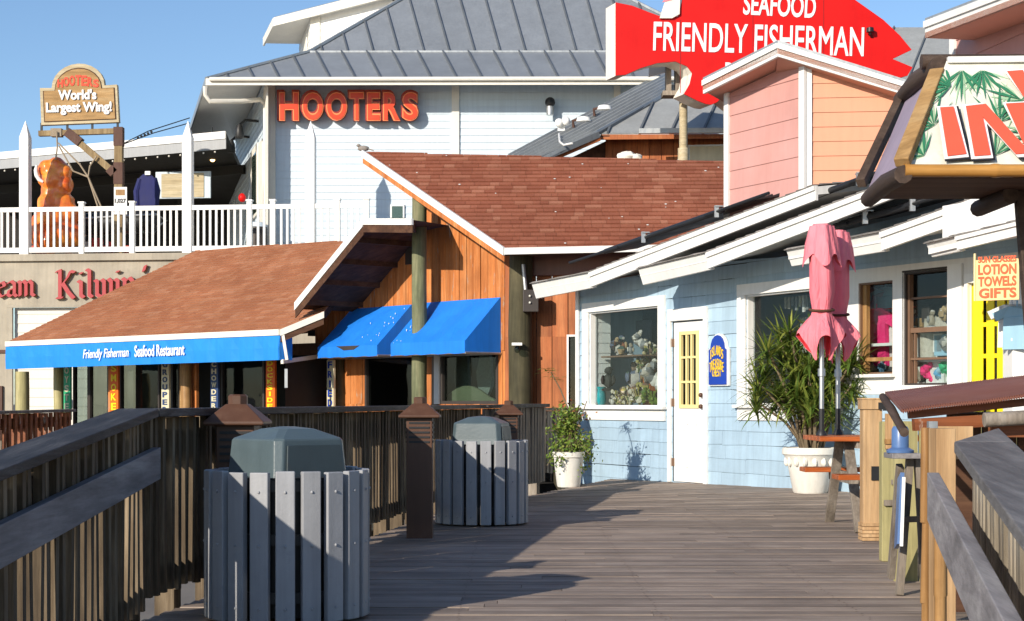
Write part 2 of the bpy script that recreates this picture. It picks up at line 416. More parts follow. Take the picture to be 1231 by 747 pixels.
M['red_paint'] = paint('red_sign_paint', (.62, .004, .003), .5, .07, .05, 2, .04, spec=.25)
M['white_letter'] = paint('white_lettering', (.82, .80, .80), .5, .05, .03)
M['orange_letter'] = paint('orange_lettering', (.72, .055, .012), .35, .06, .03)
M['orange_light'] = paint('orange_letter_rim', (.90, .27, .09), .35, .04, .03)
M['red_letter'] = paint('crimson_lettering', (.40, .022, .03), .45, .08, .05)
M['yellow'] = paint('bright_yellow_paint', (.90, .70, .012), .4, .06, .06)
M['pale_yellow'] = paint('pale_yellow_paint', (.80, .66, .30), .45, .06, .06)
M['sign_blue'] = paint('royal_blue_paint', (.012, .05, .36), .4, .08, .04)
M['sign_yellow'] = paint('yellow_lettering', (.88, .58, .05), .5, .05, .03)
M['sign_orange_bg'] = paint('pale_orange_sign_face', (.90, .60, .27), .55, .05, .04)
M['sign_red_ink'] = paint('orange_red_ink', (.72, .09, .012), .5, .05, .03)
M['pink_cloth'] = paint('faded_pink_canvas', (.90, .20, .245), .75, .1, .1, 3, .2, fade=(.82, .30, .35))
def _crease(m):
    t = m.node_tree; tc = t.nodes.new('ShaderNodeTexCoord'); mp = t.nodes.new('ShaderNodeMapping'); mp.inputs['Scale'].default_value = (1, 1, .16); t.links.new(tc.outputs['Object'], mp.inputs[0])
    n = t.nodes.new('ShaderNodeTexNoise'); n.inputs['Scale'].default_value = 22; n.inputs['Detail'].default_value = 5; n.inputs['Distortion'].default_value = 1.2; t.links.new(mp.outputs[0], n.inputs['Vector'])
    b = t.nodes.new('ShaderNodeBump'); b.inputs['Strength'].default_value = .75; b.inputs['Distance'].default_value = .03; t.links.new(n.outputs['Fac'], b.inputs['Height'])
    t.links.new(b.outputs[0], next(x for x in t.nodes if x.type == 'BSDF_PRINCIPLED').inputs['Normal'])
_crease(M['pink_cloth'])
M['red_cloth'] = paint('bright_red_canvas', (.80, .035, .05), .75, .08, .05)
M['pot_white'] = paint('chalky_white_pot', (.78, .75, .68), .7, .1, .12, 4, .3, dirt=(.55, .5, .42))
M['soil'] = paint('potting_soil', (.10, .06, .035), .95, .3, 0, 20, .5)
M['stem'] = wood('plant_stem', (.10, .07, .04), (.2, .15, .09), (.3, .23, .15), 'Z', .8, 12, .2, .4, .3)
M['leaf_long'] = leafmat('strap_leaves', (.07, .13, .02), (.14, .21, .035), (.30, .32, .06))
M['leaf_small'] = leafmat('small_leaves', (.09, .17, .02), (.16, .25, .035), (.30, .33, .06))
M['leaf_dry'] = leafmat('reddish_leaves', (.30, .07, .03), (.36, .15, .05), (.2, .2, .04))
M['corr_brown'] = paint('brown_corrugated_sheet', (.18, .062, .04), .5, .14, .14, 3, .1, fade=(.25, .105, .07))
M['wing'] = (lambda t: t.fin(t.ramp(t.noise((1, 1, 1), 2.6, 5, .6), [(.3, (.55, .055, .008)), (.5, (.84, .19, .02)), (.72, (.95, .42, .06))]), .26, 0, .8))(NT('glazed_orange_sauce'))
M['red_white'] = multi('red_and_white_blocks', [(.7, .05, .04), (.78, .76, .73), (.68, .08, .06), (.3, .32, .36)])
M['navy'] = paint('navy_cloth', (.018, .022, .11), .8, .15, .1)
M['palm_green'] = paint('printed_leaf_green', (.035, .20, .10), .5, .15, .05)
M['palm_pale'] = paint('printed_pale_green', (.34, .52, .33), .5, .15, .05)
M['hut_board'] = paint('cream_sign_board', (.74, .72, .62), .5, .08, .12, 4, .05, dirt=(.5, .38, .28))
M['hut_red'] = paint('coral_red_print', (.86, .11, .06), .45, .05, .03)
M['lilac'] = paint('lilac_board', (.34, .27, .34), .6, .1, .1)
M['blue_plastic'] = paint('blue_plastic', (.09, .17, .36), .35, .08, .05)
M['goods'] = multi('souvenir_goods', [(.5, .46, .4), (.3, .22, .16), (.06, .1, .08), (.4, .28, .15), (.1, .12, .18), (.55, .52, .48), (.36, .13, .06), (.05, .04, .04)])
M['goods_white'] = multi('white_souvenirs', [(.62, .59, .54), (.5, .45, .38), (.34, .29, .22), (.66, .63, .6), (.2, .2, .2)])
M['goods_blue'] = multi('blue_souvenirs', [(.12, .34, .55), (.3, .5, .62), (.75, .75, .74), (.1, .2, .3)])
M['teal'] = paint('teal_glaze', (.015, .24, .26), .25, .1, .05)
M['hot_pink'] = paint('hot_pink_cotton', (.85, .035, .20), .8, .1, .1)
M['cotton'] = paint('white_cotton', (.72, .71, .68), .85, .08, .08)
M['light_blue_cloth'] = paint('light_blue_cotton', (.3, .5, .62), .8, .1, .1)
M['green_glass'] = paint('green_plush', (.03, .45, .2), .6, .1, .1)
M['brown_frame'] = paint('brown_window_frame', (.20, .115, .07), .5, .12, .1)
M['dark_frame'] = paint('dark_window_frame', (.05, .04, .035), .5, .12, .1)
M['price'] = paint('white_card', (.78, .77, .74), .5, .05, .03)
M['ink'] = paint('black_ink', (.015, .015, .02), .5, .05, 0)
M['maroon_panel'] = paint('maroon_metal_panel', (.19, .075, .055), .45, .12, .12)
M['bird'] = paint('pigeon_feathers', (.30, .26, .23), .8, .2, .1, 20)
M['rope'] = paint('old_rope', (.34, .27, .19), .9, .15, .1)
M['bulb'] = emit('lamp_bulb', (1., .62, .22), 6.)
M['green_paint'] = paint('green_sign_paint', (.03, .36, .16), .5, .12, .1)
M['navy_sign'] = paint('navy_sign_paint', (.03, .06, .16), .5, .12, .1)
M['cream_sign'] = paint('cream_sign_paint', (.66, .60, .42), .55, .12, .1)
M['orange_sign'] = paint('orange_sign_paint', (.80, .14, .012), .5, .1, .1)
M['flower'] = multi('silk_flowers', [(.56, .50, .38), (.44, .36, .2), (.32, .27, .07), (.62, .56, .48), (.10, .13, .045), (.16, .09, .06)])
# ================================================================== light, sky, camera
SUN = V((.59, .807, 0)).normalized() * math.cos(math.radians(21.5)) + V((0, 0, -math.sin(math.radians(21.5))))
w = bpy.data.worlds.new('World'); S.world = w; w.use_nodes = True
nt = w.node_tree; bg = nt.nodes['Background']; sky = nt.nodes.new('ShaderNodeTexSky'); sky.sky_type = 'NISHITA'; sky.sun_disc = False
sky.sun_elevation = math.radians(21.5); sky.sun_rotation = math.atan2(-SUN.x, -SUN.y); sky.air_density = .9; sky.dust_density = .3; sky.ozone_density = 3.4
nt.links.new(sky.outputs[0], bg.inputs[0]); bg.inputs[1].default_value = .122
sl = bpy.data.lights.new('sun', 'SUN'); sl.energy = 4.4; sl.angle = math.radians(.53); sl.color = (1, .91, .78)
so = bpy.data.objects.new('sun', sl); COL.objects.link(so); so.rotation_euler = SUN.to_track_quat('-Z', 'Y').to_euler(); so.location = (-20, -30, 30)
cam = bpy.data.cameras.new('camera'); co = bpy.data.objects.new('camera', cam); COL.objects.link(co); S.camera = co
co.location = (0, 0, CH); co.rotation_euler = (math.pi / 2, 0, 0); cam.sensor_width = 36; cam.lens = 36 * F / 1231
cam.shift_y = (HY - 373.5) / 1231; cam.clip_end = 3000; cam.clip_start = .05
S.view_settings.view_transform = 'Standard'; S.view_settings.look = 'None'; S.view_settings.exposure = .35
S.cycles.max_bounces = 8; S.cycles.transparent_max_bounces = 12

# ================================================================== ground and boardwalk
mb = MB(); mb.poly((-800, -60, -.9), (800, -60, -.9), (800, 1500, -.9), (-800, 1500, -.9))
tag(mb.build('ground', M['ground']), kind='structure')
def X2(d): return -1.6 + .1367 * (d - 7.54)
def sm(t): t = max(0, min(1, t)); return t * t * (3 - 2 * t)
def zd(x, y):
    if y < 7.2: return -.088 * (7.2 - max(y, .2))
    return .03 * (max(x, .3) - 2.15) * sm((y - 14) / 5)
mb = MB(); y = -1.5
while y < 27:
    wd = .1365; x0 = (X2(y) - .1) if y < 17.3 else (-.3 + (y - 17.3) * .33)
    if y < 7.5: x0 = -3.4
    x1 = 7.0; cuts = [x0, R(x0 + 1.2, x0 + 3.4)]; cuts += [min(x1 - .1, cuts[1] + R(2.2, 3.4)), x1]
    for a, b in zip(cuts[:-1], cuts[1:]):
        if b - a < .05: continue
        j = R(-.002, .0025); a += .0015; b -= .0015; n = 3; vs = []
        for i in range(n + 1):
            xx = lerp(a, b, i / n)
            for yy in (y, y + wd):
                zt = zd(xx, yy) + j; vs += [(xx, yy, zt), (xx, yy, zt - .035)]
        fs = []
        for i in range(n):
            p = i * 4; q = p + 4
            fs += [[p, q, q + 2, p + 2], [p + 1, p + 3, q + 3, q + 1], [p, p + 1, q + 1, q], [p + 2, q + 2, q + 3, p + 3]]
        fs += [[0, 2, 3, 1], [n * 4, n * 4 + 1, n * 4 + 3, n * 4 + 2]]
        mb.add(vs, fs)
    y += .1435
deck = tag(mb.build('boardwalk_deck', M['deck']), kind='structure')
mb = MB(); y = 7.25
rs_ = random.Random(9); yy = -1.5
while yy < 20:
    if yy > 7.3:
        for k in range(9):
            x = -1.2 + k * .95
            if x > X2(yy):
                for o in (.03, .105):
                    z = zd(x, yy) + .0045; q = .006; cx_ = x + rs_.uniform(-.012, .012); cy_ = yy + o
                    mb.add([(cx_ + q * math.cos(a), cy_ + q * math.sin(a), z) for a in (0, 1.05, 2.09, 3.14, 4.19, 5.24)], [[0, 1, 2, 3, 4, 5]])
    yy += .1435
scr = mb.build('screw_heads', M['rust'], deck)
mb = MB()                                    # joists and piles that carry the deck
for k in range(9):
    x = -1.2 + k * .95
    mb.box((x, 17, -.16), (.09, 19.4, .2))
for k in range(5):
    for yy in (9, 13, 17, 21, 25): mb.lathe([(.14, -.9), (.13, -.26)], (-.5 + k * 1.7, yy, 0), 10)
tag(mb.build('boardwalk_substructure', M['pile_dark']), kind='structure')

# ================================================================== picket railings
def fence(label, a, b, h, inside, capw=.19, pitch=.088, post_every=.8, ledger=(.10, .14), inner=None, mats=('fence_dark', 'fence_cap', 'fence_board'),
          caps=True, mitre=0, post_sz=.10, pk=.038, pt=.032, name='picket_railing', group='wooden railings along the boardwalk', skirt=True):
    """a,b: ends of the inner top edge of the cap"""
    a, b, ins = V(a), V(b), V(inside).normalized(); d = b - a; L = d.length; u = d / L; hl = V((d.x, d.y, 0)).length
    ins = (ins - u * ins.dot(u)); ins.z = 0; ins.normalize(); out = -ins
    r = thing(name, label, 'railing', (a.x, a.y, a.z - h), group)
    capm = M[mats[1]]
    if caps:
        m = MB(); n = max(1, int(L / 2.6)); ts = [i / n for i in range(n + 1)]
        up = u.cross(ins); up = up if up.z > 0 else -up
        for t0, t1 in zip(ts[:-1], ts[1:]):
            p = a + d * t0 + u * .002
            m.frame(p, d * (t1 - t0) - u * .004, out * capw, -up * .038)
        if mitre: m.prism([a - u * .002, a + out * capw - u * .002, a + out * capw - u * mitre], -up * .038)
        m.build('cap_rail', capm, r, bevel=.004)
    m = MB(); n = int(hl / pitch); off = .055
    for i in range(n + 1):
        t = (i + .5) / (n + 1); p = a + d * t + out * (off + pt / 2) + V((0, 0, -.04 + R(-.004, 0)))
        bot = a.z + d.z * t - h + .07 + R(-.01, .01)
        hd = V((d.x, d.y, 0)).normalized()
        q = p - hd * pk / 2 - out * pt / 2; q.z = bot
        m.frame(q, hd * pk, out * pt, V((R(-.010, .010), R(-.012, .012), p.z - bot)))
    m.build('slat_panel', M[mats[0]], r)
    m = MB()
    def rail(m, zdrop, hh, o0, o1):
        p = a + out * o0 + V((0, 0, -zdrop - hh)); m.frame(p, d, out * (o1 - o0), V((0, 0, hh)))
    rail(m, ledger[0], ledger[1], off + pt + .002, off + pt + .04); m.build('ledger_rail', M[mats[0]], r)
    if skirt:
        m = MB(); rail(m, h - .2, .09, off + pt + .002, off + pt + .04); m.build('bottom_rail', M[mats[0]], r)
    n = max(1, round(hl / post_every))
    for i in range(n + 1):
        t = min(max(i / n, .05 / hl), 1 - .05 / hl); p = a + d * t + out * (off + pt + .042); hd = V((d.x, d.y, 0)).normalized()
        m = MB(); z0 = p.z - h - .35; m.frame(V((p.x, p.y, z0)) - hd * post_sz / 2, hd * post_sz, out * post_sz, V((0, 0, p.z - .045 - z0)))
        m.build('post', M[mats[0]], r)
    if inner:
        dr, hh, t0, t1, th, *oo = inner; m = MB(); o = .05 - (oo[0] if oo else th)
        p = a + d * t0 + out * o + V((0, 0, -dr - hh)); m.frame(p, d * (t1 - t0), out * th, V((0, 0, hh)))
        m.build('inner_rail', M[mats[2]], r, bevel=.003)
    return r
C0 = V((-1.6, 7.54, .972))
fence('dark picket railing sloping down a ramp, with a wide grey board along its pickets', C0, C0 + V((-.028, -1, -.0893)) * 4.2, .98, (1, 0, 0), pitch=.095,
      inner=(.185, .145, -.02, 1, .038), post_every=.74, post_sz=.11)
fence('long dark picket railing behind the two slatted litter bins', C0 + V((0, .012, 0)), (X2(17.3), 17.3, .975), .93, (1, -.1367, 0), post_every=.62, post_sz=.10, pitch=.098)
E0 = V((X2(17.3) + .02, 17.34, .975)); E1 = V((.44, 19.2, .985))
fence('short weathered picket railing behind the farthest brown bollard', E0, E1, .97, (.9, -.4, 0), mats=('grey_plank', 'fence_cap', 'fence_board'), pitch=.1, pk=.06, post_every=1.2)
fence('grey picket railing behind the small white flowerpot', (.40, 21.7, .93), (.95, 22.75, .93), .93, (.9, -.45, 0), mats=('grey_plank', 'grey_plank', 'fence_board'), pitch=.11, pk=.06, post_every=.9, capw=.1)
r1 = P(1147, 531, 5.5); rv = V((-.1835, -1, -.087))
fence('sunlit pale picket railing with a wide dark grey cap beside the bamboo hut', r1, r1 + rv * 3.6, .98, (-1, .18, 0), capw=.19, mitre=.46, mats=('fence_pale', 'fence_cap_pale', 'fence_board'),
      inner=(.126, .165, -.05, 1, .04, .125), pitch=.058, post_every=1.1, pk=.05)
# low rail in front of the restaurant, seen over the left railing
fence('brown railing with pale posts in front of the seafood restaurant', P(-60, 496, 19), P(92, 492, 23.5), .8, (.8, -.6, 0), mats=('panel_red', 'grey_plank', 'fence_board'), pitch=.2, pk=.09, post_every=1.0, post_sz=.15, capw=.2)

# ================================================================== litter bins
def bin_(loc, lid_rot, label):
    r = thing('litter_bin', label, 'litter bin', loc, 'slatted litter bins on the boardwalk'); c = V(loc)
    m = MB(); n = 20
    for k in range(n):
        a = 2 * math.pi * (k + .35) / n; rad = V((math.cos(a), math.sin(a), 0)); tn = V((-rad.y, rad.x, 0))
        m.frame(c + rad * .345 - tn * .043 + V((0, 0, .015)), tn * .086, rad * .036, V((0, 0, .675 + R(-.004, .004))))
    m.build('slats', M['slat_plastic'], r, bevel=.005)
    for z in (.10, .36, .60):
        m = MB(); m.lathe([(.342, z), (.342, z + .05), (.32, z + .05), (.32, z)], c, 40); m.build('hoop', M['black_metal'], r, smooth=True)
    m = MB(); m.lathe([(.30, .03), (.315, .66)], c, 28); m.build('liner', M['black_metal'], r, smooth=True)
    m = MB()
    for k in range(n):
        a = 2 * math.pi * (k + .35) / n
        for z in (.08, .36, .60):
            m.blob(c + V((math.cos(a) * .381, math.sin(a) * .381, z)), .0075, 8, 4, 0)
    m.build('bolts', M['slat_plastic'], r, smooth=True)
    def ring(h, ch, z):
        pts = [(h - ch, -h), (h, -h + ch), (h, h - ch), (h - ch, h), (-h + ch, h), (-h, h - ch), (-h, -h + ch), (-h + ch, -h)]
        cs, sn = math.cos(lid_rot), math.sin(lid_rot)
        return [c + V((x * cs - y * sn, x * sn + y * cs, z)) for x, y in pts]
    rs = [ring(.212, .03, .64), ring(.206, .03, .70), ring(.197, .032, .825), ring(.192, .034, .835), ring(.10, .03, .878), ring(.03, .012, .888)]
    m = MB(); vs = sum(rs, []); fs = []
    for i in range(len(rs) - 1):
        for k in range(8): fs.append([i * 8 + k, i * 8 + (k + 1) % 8, i * 8 + 8 + (k + 1) % 8, i * 8 + 8 + k])
    fs += [list(range(8))[::-1], [40 + k for k in range(8)]]; m.add(vs, fs)
    lid = m.build('lid', M['lid_plastic'], r, bevel=.006)
    cs, sn = math.cos(lid_rot), math.sin(lid_rot)          # swing flap in the face that turns right
    def lp(x, y, z): return c + V((x * cs - y * sn, x * sn + y * cs, z))
    m = MB(); q = [lp(.2155, -.165, .655), lp(.2155, .165, .655), lp(.2005, .15, .805), lp(.2005, -.15, .805)]
    nn = (q[1] - q[0]).cross(q[3] - q[0]).normalized(); m.prism(q, nn * .008)
    m.build('flap', M['flap'], lid, bevel=.003)
    return r
bin_((-1.048, 7.76, 0), math.radians(-46), 'larger nearest slatted blue-grey litter bin with a dark lid flap')
bin_((-.25, 13.7, 0), math.radians(-12), 'slatted blue-grey litter bin farther down the railing, lid turned sideways')

# ================================================================== bollard lights
def bollard(loc):
    r = thing('bollard_light', '', 'bollard', loc, 'brown bollard lights along the railing'); c = V(loc)
    m = MB(); m.box(c + V((0, 0, .44)), (.19, .19, .92)); m.build('post', M['bronze'], r, bevel=.006)
    m = MB()
    for k in range(5):
        z = .71 + k * .035
        for dx, dy, sx, sy in ((0, -.098, .15, .006), (.098, 0, .006, .15), (-.098, 0, .006, .15)): m.box(c + V((dx, dy, z)), (sx, sy, .014))
    m.build('louvre', M['black_metal'], r)
    m = MB(); s2 = math.sqrt(2); m.lathe([(.14 * s2, .885), (.15 * s2, .89), (.15 * s2, .905), (.055 * s2, .99), (.05 * s2, .992)], c, 4, rot=math.pi / 4)
    cap = m.build('cap', M['bronze'], r, bevel=.004)
    m = MB(); m.lathe([(.05, .988), (.05, 1.032), (.04, 1.04)], c, 8, rot=math.pi / 8); m.build('finial', M['bronze'], cap)
    return r
b0 = bollard((-1.375, 8.35, 0)); b0['label'] = 'brown bollard light standing behind the nearest litter bin'
for lc, lb in (((-.68, 12.3, 0), 'brown bollard light between the two slatted litter bins'), ((-.035, 17.5, -.02), 'brown bollard light behind the farther litter bin')):
    c = copy_tree(b0, None, lc); c['label'] = lb; ORG[c.name] = V(lc)

# ================================================================== right edge: gate posts, stand, picnic table, hut
gp = thing('gate_post', 'square pale timber gate post with black hinges beside the picnic table', 'gate post', (2.6, 12.05, 0))
m = MB(); m.box((2.6, 12.05, .50), (.135, .135, .98)); m.build('post', M['post_new'], gp, bevel=.004)
m = MB()
for k in range(5): m.box((2.6, 12.05, .015 + k * .026), (.155, .155, .021))
m.build('base_trim', M['post_new'], gp)
m = MB(); m.box((2.6, 12.05, .985), (.16, .16, .07)); m.box((2.6, 12.05, 1.026), (.17, .17, .012)); m.build('top_block', M['post_new'], gp, bevel=.003)
m = MB(); m.box((2.66, 11.964, .975), (.05, .012, .05)); m.box((2.69, 11.955, .985), (.045, .03, .09)); m.build('latch', M['black_metal'], gp)
m = MB(); m.box((2.63, 11.976, .49), (.085, .012, .10)); m.box((2.685, 11.97, .47), (.03, .03, .2)); m.tube([(2.682, 11.965, .42), (2.682, 11.965, .57)], .011)
m.build('hinge', M['black_metal'], gp)
fp = thing('timber_post', 'greenish treated timber post with a pale plank, just past the hinged gate post', 'gate post', (2.37, 10.5, 0))
m = MB(); m.box((2.37, 10.5, .44), (.088, .09, .88)); m.build('post', M['post_treated'], fp, bevel=.004)
m = MB(); m.box((2.385, 10.44, .82), (.085, .025, .22)); m.build('plank', M['post_new'], fp)
m = MB(); m.box((2.39, 10.425, .755), (.11, .02, .03)); m.build('batten', M['bamboo'], fp)
m = MB(); m.box((2.405, 10.44, .50), (.05, .02, .03)); m.box((2.40, 10.44, .37), (.13, .02, .035)); m.build('strap', M['grey_plank'], fp)
# weathered stand with its blue pump, and a board leaning on it
st = thing('wooden_stand', 'small weathered wooden stand with a grey shelf beside the bamboo pole', 'stand', (2.04, 8.62, 0))
for a, b in ((P(1081, 716, 8.6), P(1094, 548, 8.75)), (P(1071, 694, 9.1), P(1082, 560, 8.8)), (P(1112, 712, 8.7), P(1103, 548, 8.75))):
    m = MB(); m.beam(a, b, .035, .05, V((0, 1, 0))); m.build('leg', M['grey_plank'], st, bevel=.002)
m = MB(); m.box((2.045, 8.72, .722), (.15, .2, .028)); m.build('shelf', M['fence_board'], st, bevel=.003)
m = MB(); m.beam(P(1080, 625, 8.62), P(1110, 624, 8.62), .03, .03); m.build('crossbar', M['grey_plank'], st)
pm = thing('plastic_pump', 'blue plastic cylinder standing on the grey shelf of the wooden stand', 'container', (2.03, 8.7, .737))
m = MB(); m.lathe([(.07, .737), (.072, .75), (.045, .765)], (2.03, 8.7, 0), 20); m.build('foot', M['blue_plastic'], pm, smooth=True)
m = MB(); m.lathe([(.045, .765), (.044, .86), (.036, .875)], (2.03, 8.7, 0), 20); m.build('body', M['blue_plastic'], pm, smooth=True)
lb = thing('leaning_board', 'thin blue board with a white edge leaning against the wooden stand', 'board', P(1080, 655, 8.5))
m = MB(); a, b = P(1079, 657, 8.5), P(1083, 572, 8.58); m.beam(a, b, .02, .17, V((.15, 1, 0))); m.build('panel', M['blue_plastic'], lb)
m = MB(); a, b = P(1083.5, 657, 8.40), P(1086.5, 574, 8.47); m.beam(a, b, .016, .012, V((.15, 1, 0))); m.build('edge', M['white_clean'], lb)

pt = thing('picnic_table', 'orange varnished picnic table with plank benches', 'picnic table', (3.1, 13.3, 0))
m = MB()
for k in range(5): m.box((3.27, 13.02 + k * .15, .715), (1.75, .138, .038))
m.build('tabletop', M['table_wood'], pt, bevel=.004)
for yy in (12.62, 14.05):
    m = MB()
    for k in range(2): m.box((3.30, yy - .07 + k * .14, .435), (1.7, .13, .038))
    m.build('bench', M['table_wood'], pt, bevel=.004)
for xx in (2.66, 3.85):
    for y0, y1 in ((12.72, 13.16), (13.95, 13.5)):
        m = MB(); m.beam((xx, y0, 0), (xx, y1, .69), .075, .04, V((0, 1, 0))); m.build('leg', M['grey_plank'], pt, bevel=.003)
    m = MB(); m.box((xx + .05, 13.33, .395), (.04, 1.6, .09)); m.box((xx + .05, 13.33, .67), (.04, .7, .06)); m.build('crosspiece', M['grey_plank'], pt)

def umbrella(loc, top, rad, ph, label):
    r = thing('parasol', label, 'parasol', loc, 'closed pink parasols at the picnic table'); c = V(loc)
    m = MB(); m.tube([c + V((0, 0, .70)), c + V((0, 0, .95))], .021, 12); m.lathe([(.045, .735), (.045, .745), (.025, .78)], c, 14); m.build('lower_pole', M['black_metal'], r, smooth=True)
    m = MB(); m.tube([c + V((0, 0, .94)), c + V((0, 0, top - .1))], .019, 12)
    m.lathe([(.03, 1.21), (.03, 1.27)], c, 12); m.build('upper_pole', M['grey_metal'], r, smooth=True)
    prof = [(top, .02, 0), (top - .005, .085, .3), (top - .1, .10, .4), (top - .26, .125, .5), (top - .30, .118, .5), (top - .55, .122, .55), (top - .66, .10, .5), (top - .69, .094, .45), (top - .73, .105, .5), (top - .80, .14, .6), (top - .87, .17, .6), (top - .93, .18, .55), (top - .98, .175, .5)]
    seg = 64
    def surf(dr, red):
        vs = []
        for i, (z, q, fo) in enumerate(prof):
            for k in range(seg):
                a = 2 * math.pi * k / seg
                f = math.cos(5 * a + ph) * .5 + .4 * math.cos(3 * a + ph * 2 + z * 1.5) + .22 * math.sin(8 * a + z * 4) + .06 * math.sin(17 * a + z * 11)
                rr = q * rad * (1 + fo * .30 * f) - dr
                zz = z
                if i >= len(prof) - 4:
                    w = (i - len(prof) + 5) / 4; g = .5 + .5 * math.cos(4 * a + ph * 1.3); rr = q * rad * lerp(lerp(1, .52, w), lerp(1, 1.42, w), g) * (1 + .05 * math.sin(17 * a)) - dr; zz = z + w * lerp(-.10, .10, g) - w * .02 * math.sin(7 * a)
                vs.append(c + V((math.cos(a) * max(rr, .012), math.sin(a) * max(rr, .012), zz)))
        n = len(prof)
        fs = [[i * seg + k, i * seg + (k + 1) % seg, (i + 1) * seg + (k + 1) % seg, (i + 1) * seg + k] for i in range(n - 1) for k in range(seg)]
        if not red: fs.append(list(range(seg))[::-1])
        return vs, fs
    m = MB(); m.add(*surf(0, False)); can = m.build('canopy', M['pink_cloth'], r, smooth=True)
    m = MB(); m.add(*surf(.006, True)); m.build('lining', M['red_cloth'], can, smooth=True)
    m = MB(); pts = [c + V((math.cos(t) * .118 * rad, math.sin(t) * .118 * rad, top - .69 + .012 * math.sin(t))) for t in [2 * math.pi * k / 24 for k in range(25)]]
    m.tube(pts, .011, 6); m.build('strap', M['cedar_dark'], can)
    m = MB()                                   # vent flap at the head
    vs = []
    for z, q in ((top - .02, .11), (top - .16, .15), (top - .3, .175)):
        for k in range(seg):
            a = 2 * math.pi * k / seg; f = .4 * math.cos(4 * a + ph) + .15 * math.cos(9 * a)
            vs.append(c + V((math.cos(a) * q * rad * (1 + .3 * f), math.sin(a) * q * rad * (1 + .25 * f), z - (.05 * math.cos(4 * a + ph) if z < top - .2 else 0))))
    m.add(vs, [[i * seg + k, i * seg + (k + 1) % seg, (i + 1) * seg + (k + 1) % seg, (i + 1) * seg + k] for i in range(2) for k in range(seg)])
    m.build('vent_flap', M['pink_cloth'], can, smooth=True)
    return r
umbrella((2.475, 13.3, 0), 2.43, .80, .0, 'closed faded pink parasol with the wider hem, tied with a dark strap')
umbrella((2.665, 13.6, 0), 2.41, .72, .5, 'narrower closed pink parasol partly hidden behind the other parasol')

# ------------------------------------------------------------------ bamboo hut
hut = thing('market_stall', 'bamboo and brown corrugated stall by the sunlit railing', 'stall', (2.6, 7.4, -.1))
A, B, Cc, D = P(1064, 471, 7.9), P(1500, 420, 7.9), P(1560, 433, 6.9), P(1084, 493, 6.9)
m = MB(); nx, ny = 960, 6; vs = []
for i in range(nx + 1):
    for j in range(ny + 1):
        s_, t_ = i / nx, j / ny; p = (A * (1 - s_) + B * s_) * (1 - t_) + (D * (1 - s_) + Cc * s_) * t_
        vs.append(p + V((0, 0, (.0045 * math.sin(i * 1.05) * (.25 + .75 * t_)) + .003 * math.sin(s_ * 21) * t_)))
nv = len(vs); vs += [p - V((0, 0, .012)) for p in vs]
q = lambda i, j: i * (ny + 1) + j
fs = [[q(i, j), q(i + 1, j), q(i + 1, j + 1), q(i, j + 1)] for i in range(nx) for j in range(ny)]
fs += [[x + nv for x in f[::-1]] for f in fs]
fs += [[q(i, ny), q(i + 1, ny), q(i + 1, ny) + nv, q(i, ny) + nv] for i in range(nx)] + [[q(0, j), q(0, j + 1), q(0, j + 1) + nv, q(0, j) + nv] for j in range(ny)]
m.add(vs, fs); m.build('corrugated_roof', M['corr_brown'], hut, smooth=True)
def hpart(nm, mat, fn, **k):
    m = MB(); fn(m); return m.build(nm, M[mat], hut, **k)
hpart('rail', 'panel_red', lambda m: m.beam(P(1092, 499, 7.0), P(1520, 452, 7.0), .04, .032))
hpart('rail', 'panel_red', lambda m: m.beam(P(1098, 511, 6.95), P(1200, 505, 6.95), .05, .05))
hpart('rail', 'grey_plank', lambda m: m.tube([P(1183, 505, 6.7), P(1520, 487, 6.7)], .03, 10), smooth=True)
hpart('rail', 'panel_red', lambda m: m.beam(P(1190, 518, 6.8), P(1520, 521, 6.8), .05, .05))
hpart('edge_log', 'brown_log', lambda m: m.tube([P(1061, 477, 7.7), P(1072, 493, 7.4), P(1079, 506, 7.15), P(1087, 520, 6.9)], [.017, .021, .018, .02], 10), smooth=True)
hpart('bamboo_post', 'bamboo', lambda m: m.tube([(1.64, 6.6, -.15), (1.643, 6.6, .2), (1.64, 6.6, .205), (1.645, 6.6, .52), (1.64, 6.6, .525), (1.64, 6.6, .90)], [.02, .018, .021, .018, .021, .018], 12), smooth=True)
hpart('bamboo_post', 'bamboo', lambda m: m.tube([(1.545, 6.0, -.25), (1.545, 6.0, .3), (1.545, 6.0, .305), (1.545, 6.0, .66)], [.024, .022, .025, .022], 12), smooth=True)
hpart('metal_post', 'grey_metal', lambda m: m.box((1.672, 6.62, .40), (.035, .035, 1.05)))
hpart('corner_post', 'post_new', lambda m: m.box((1.66, 6.42, .42), (.075, .12, .96)), bevel=.003)
hpart('panel', 'post_new', lambda m: m.box((1.76, 6.62, .84), (.14, .03, .13)))
m = MB()
for k in range(5): m.box((2.2 + k * .14, 9.3, .42), (.13, .03, .95))
m.build('board_wall', M['post_treated'], hut)
m = MB()
for k in range(9): m.box((2.05 + k * .16, 7.55, .5), (.15, .03, .9))
m.build('board_wall', M['cedar_dark'], hut)
hpart('roof_post', 'brown_log', lambda m: m.beam((2.72, 8.6, .95), (2.63, 8.6, 2.1), .065, .06, V((0, 1, 0))), bevel=.006)
hpart('roof_post', 'brown_log', lambda m: m.beam((3.9, 8.9, -.1), (3.9, 8.9, 2.1), .07, .07, V((0, 1, 0))))
hpart('counter', 'brown_log', lambda m: m.box((3.1, 7.75, .93), (2.0, .5, .05)))
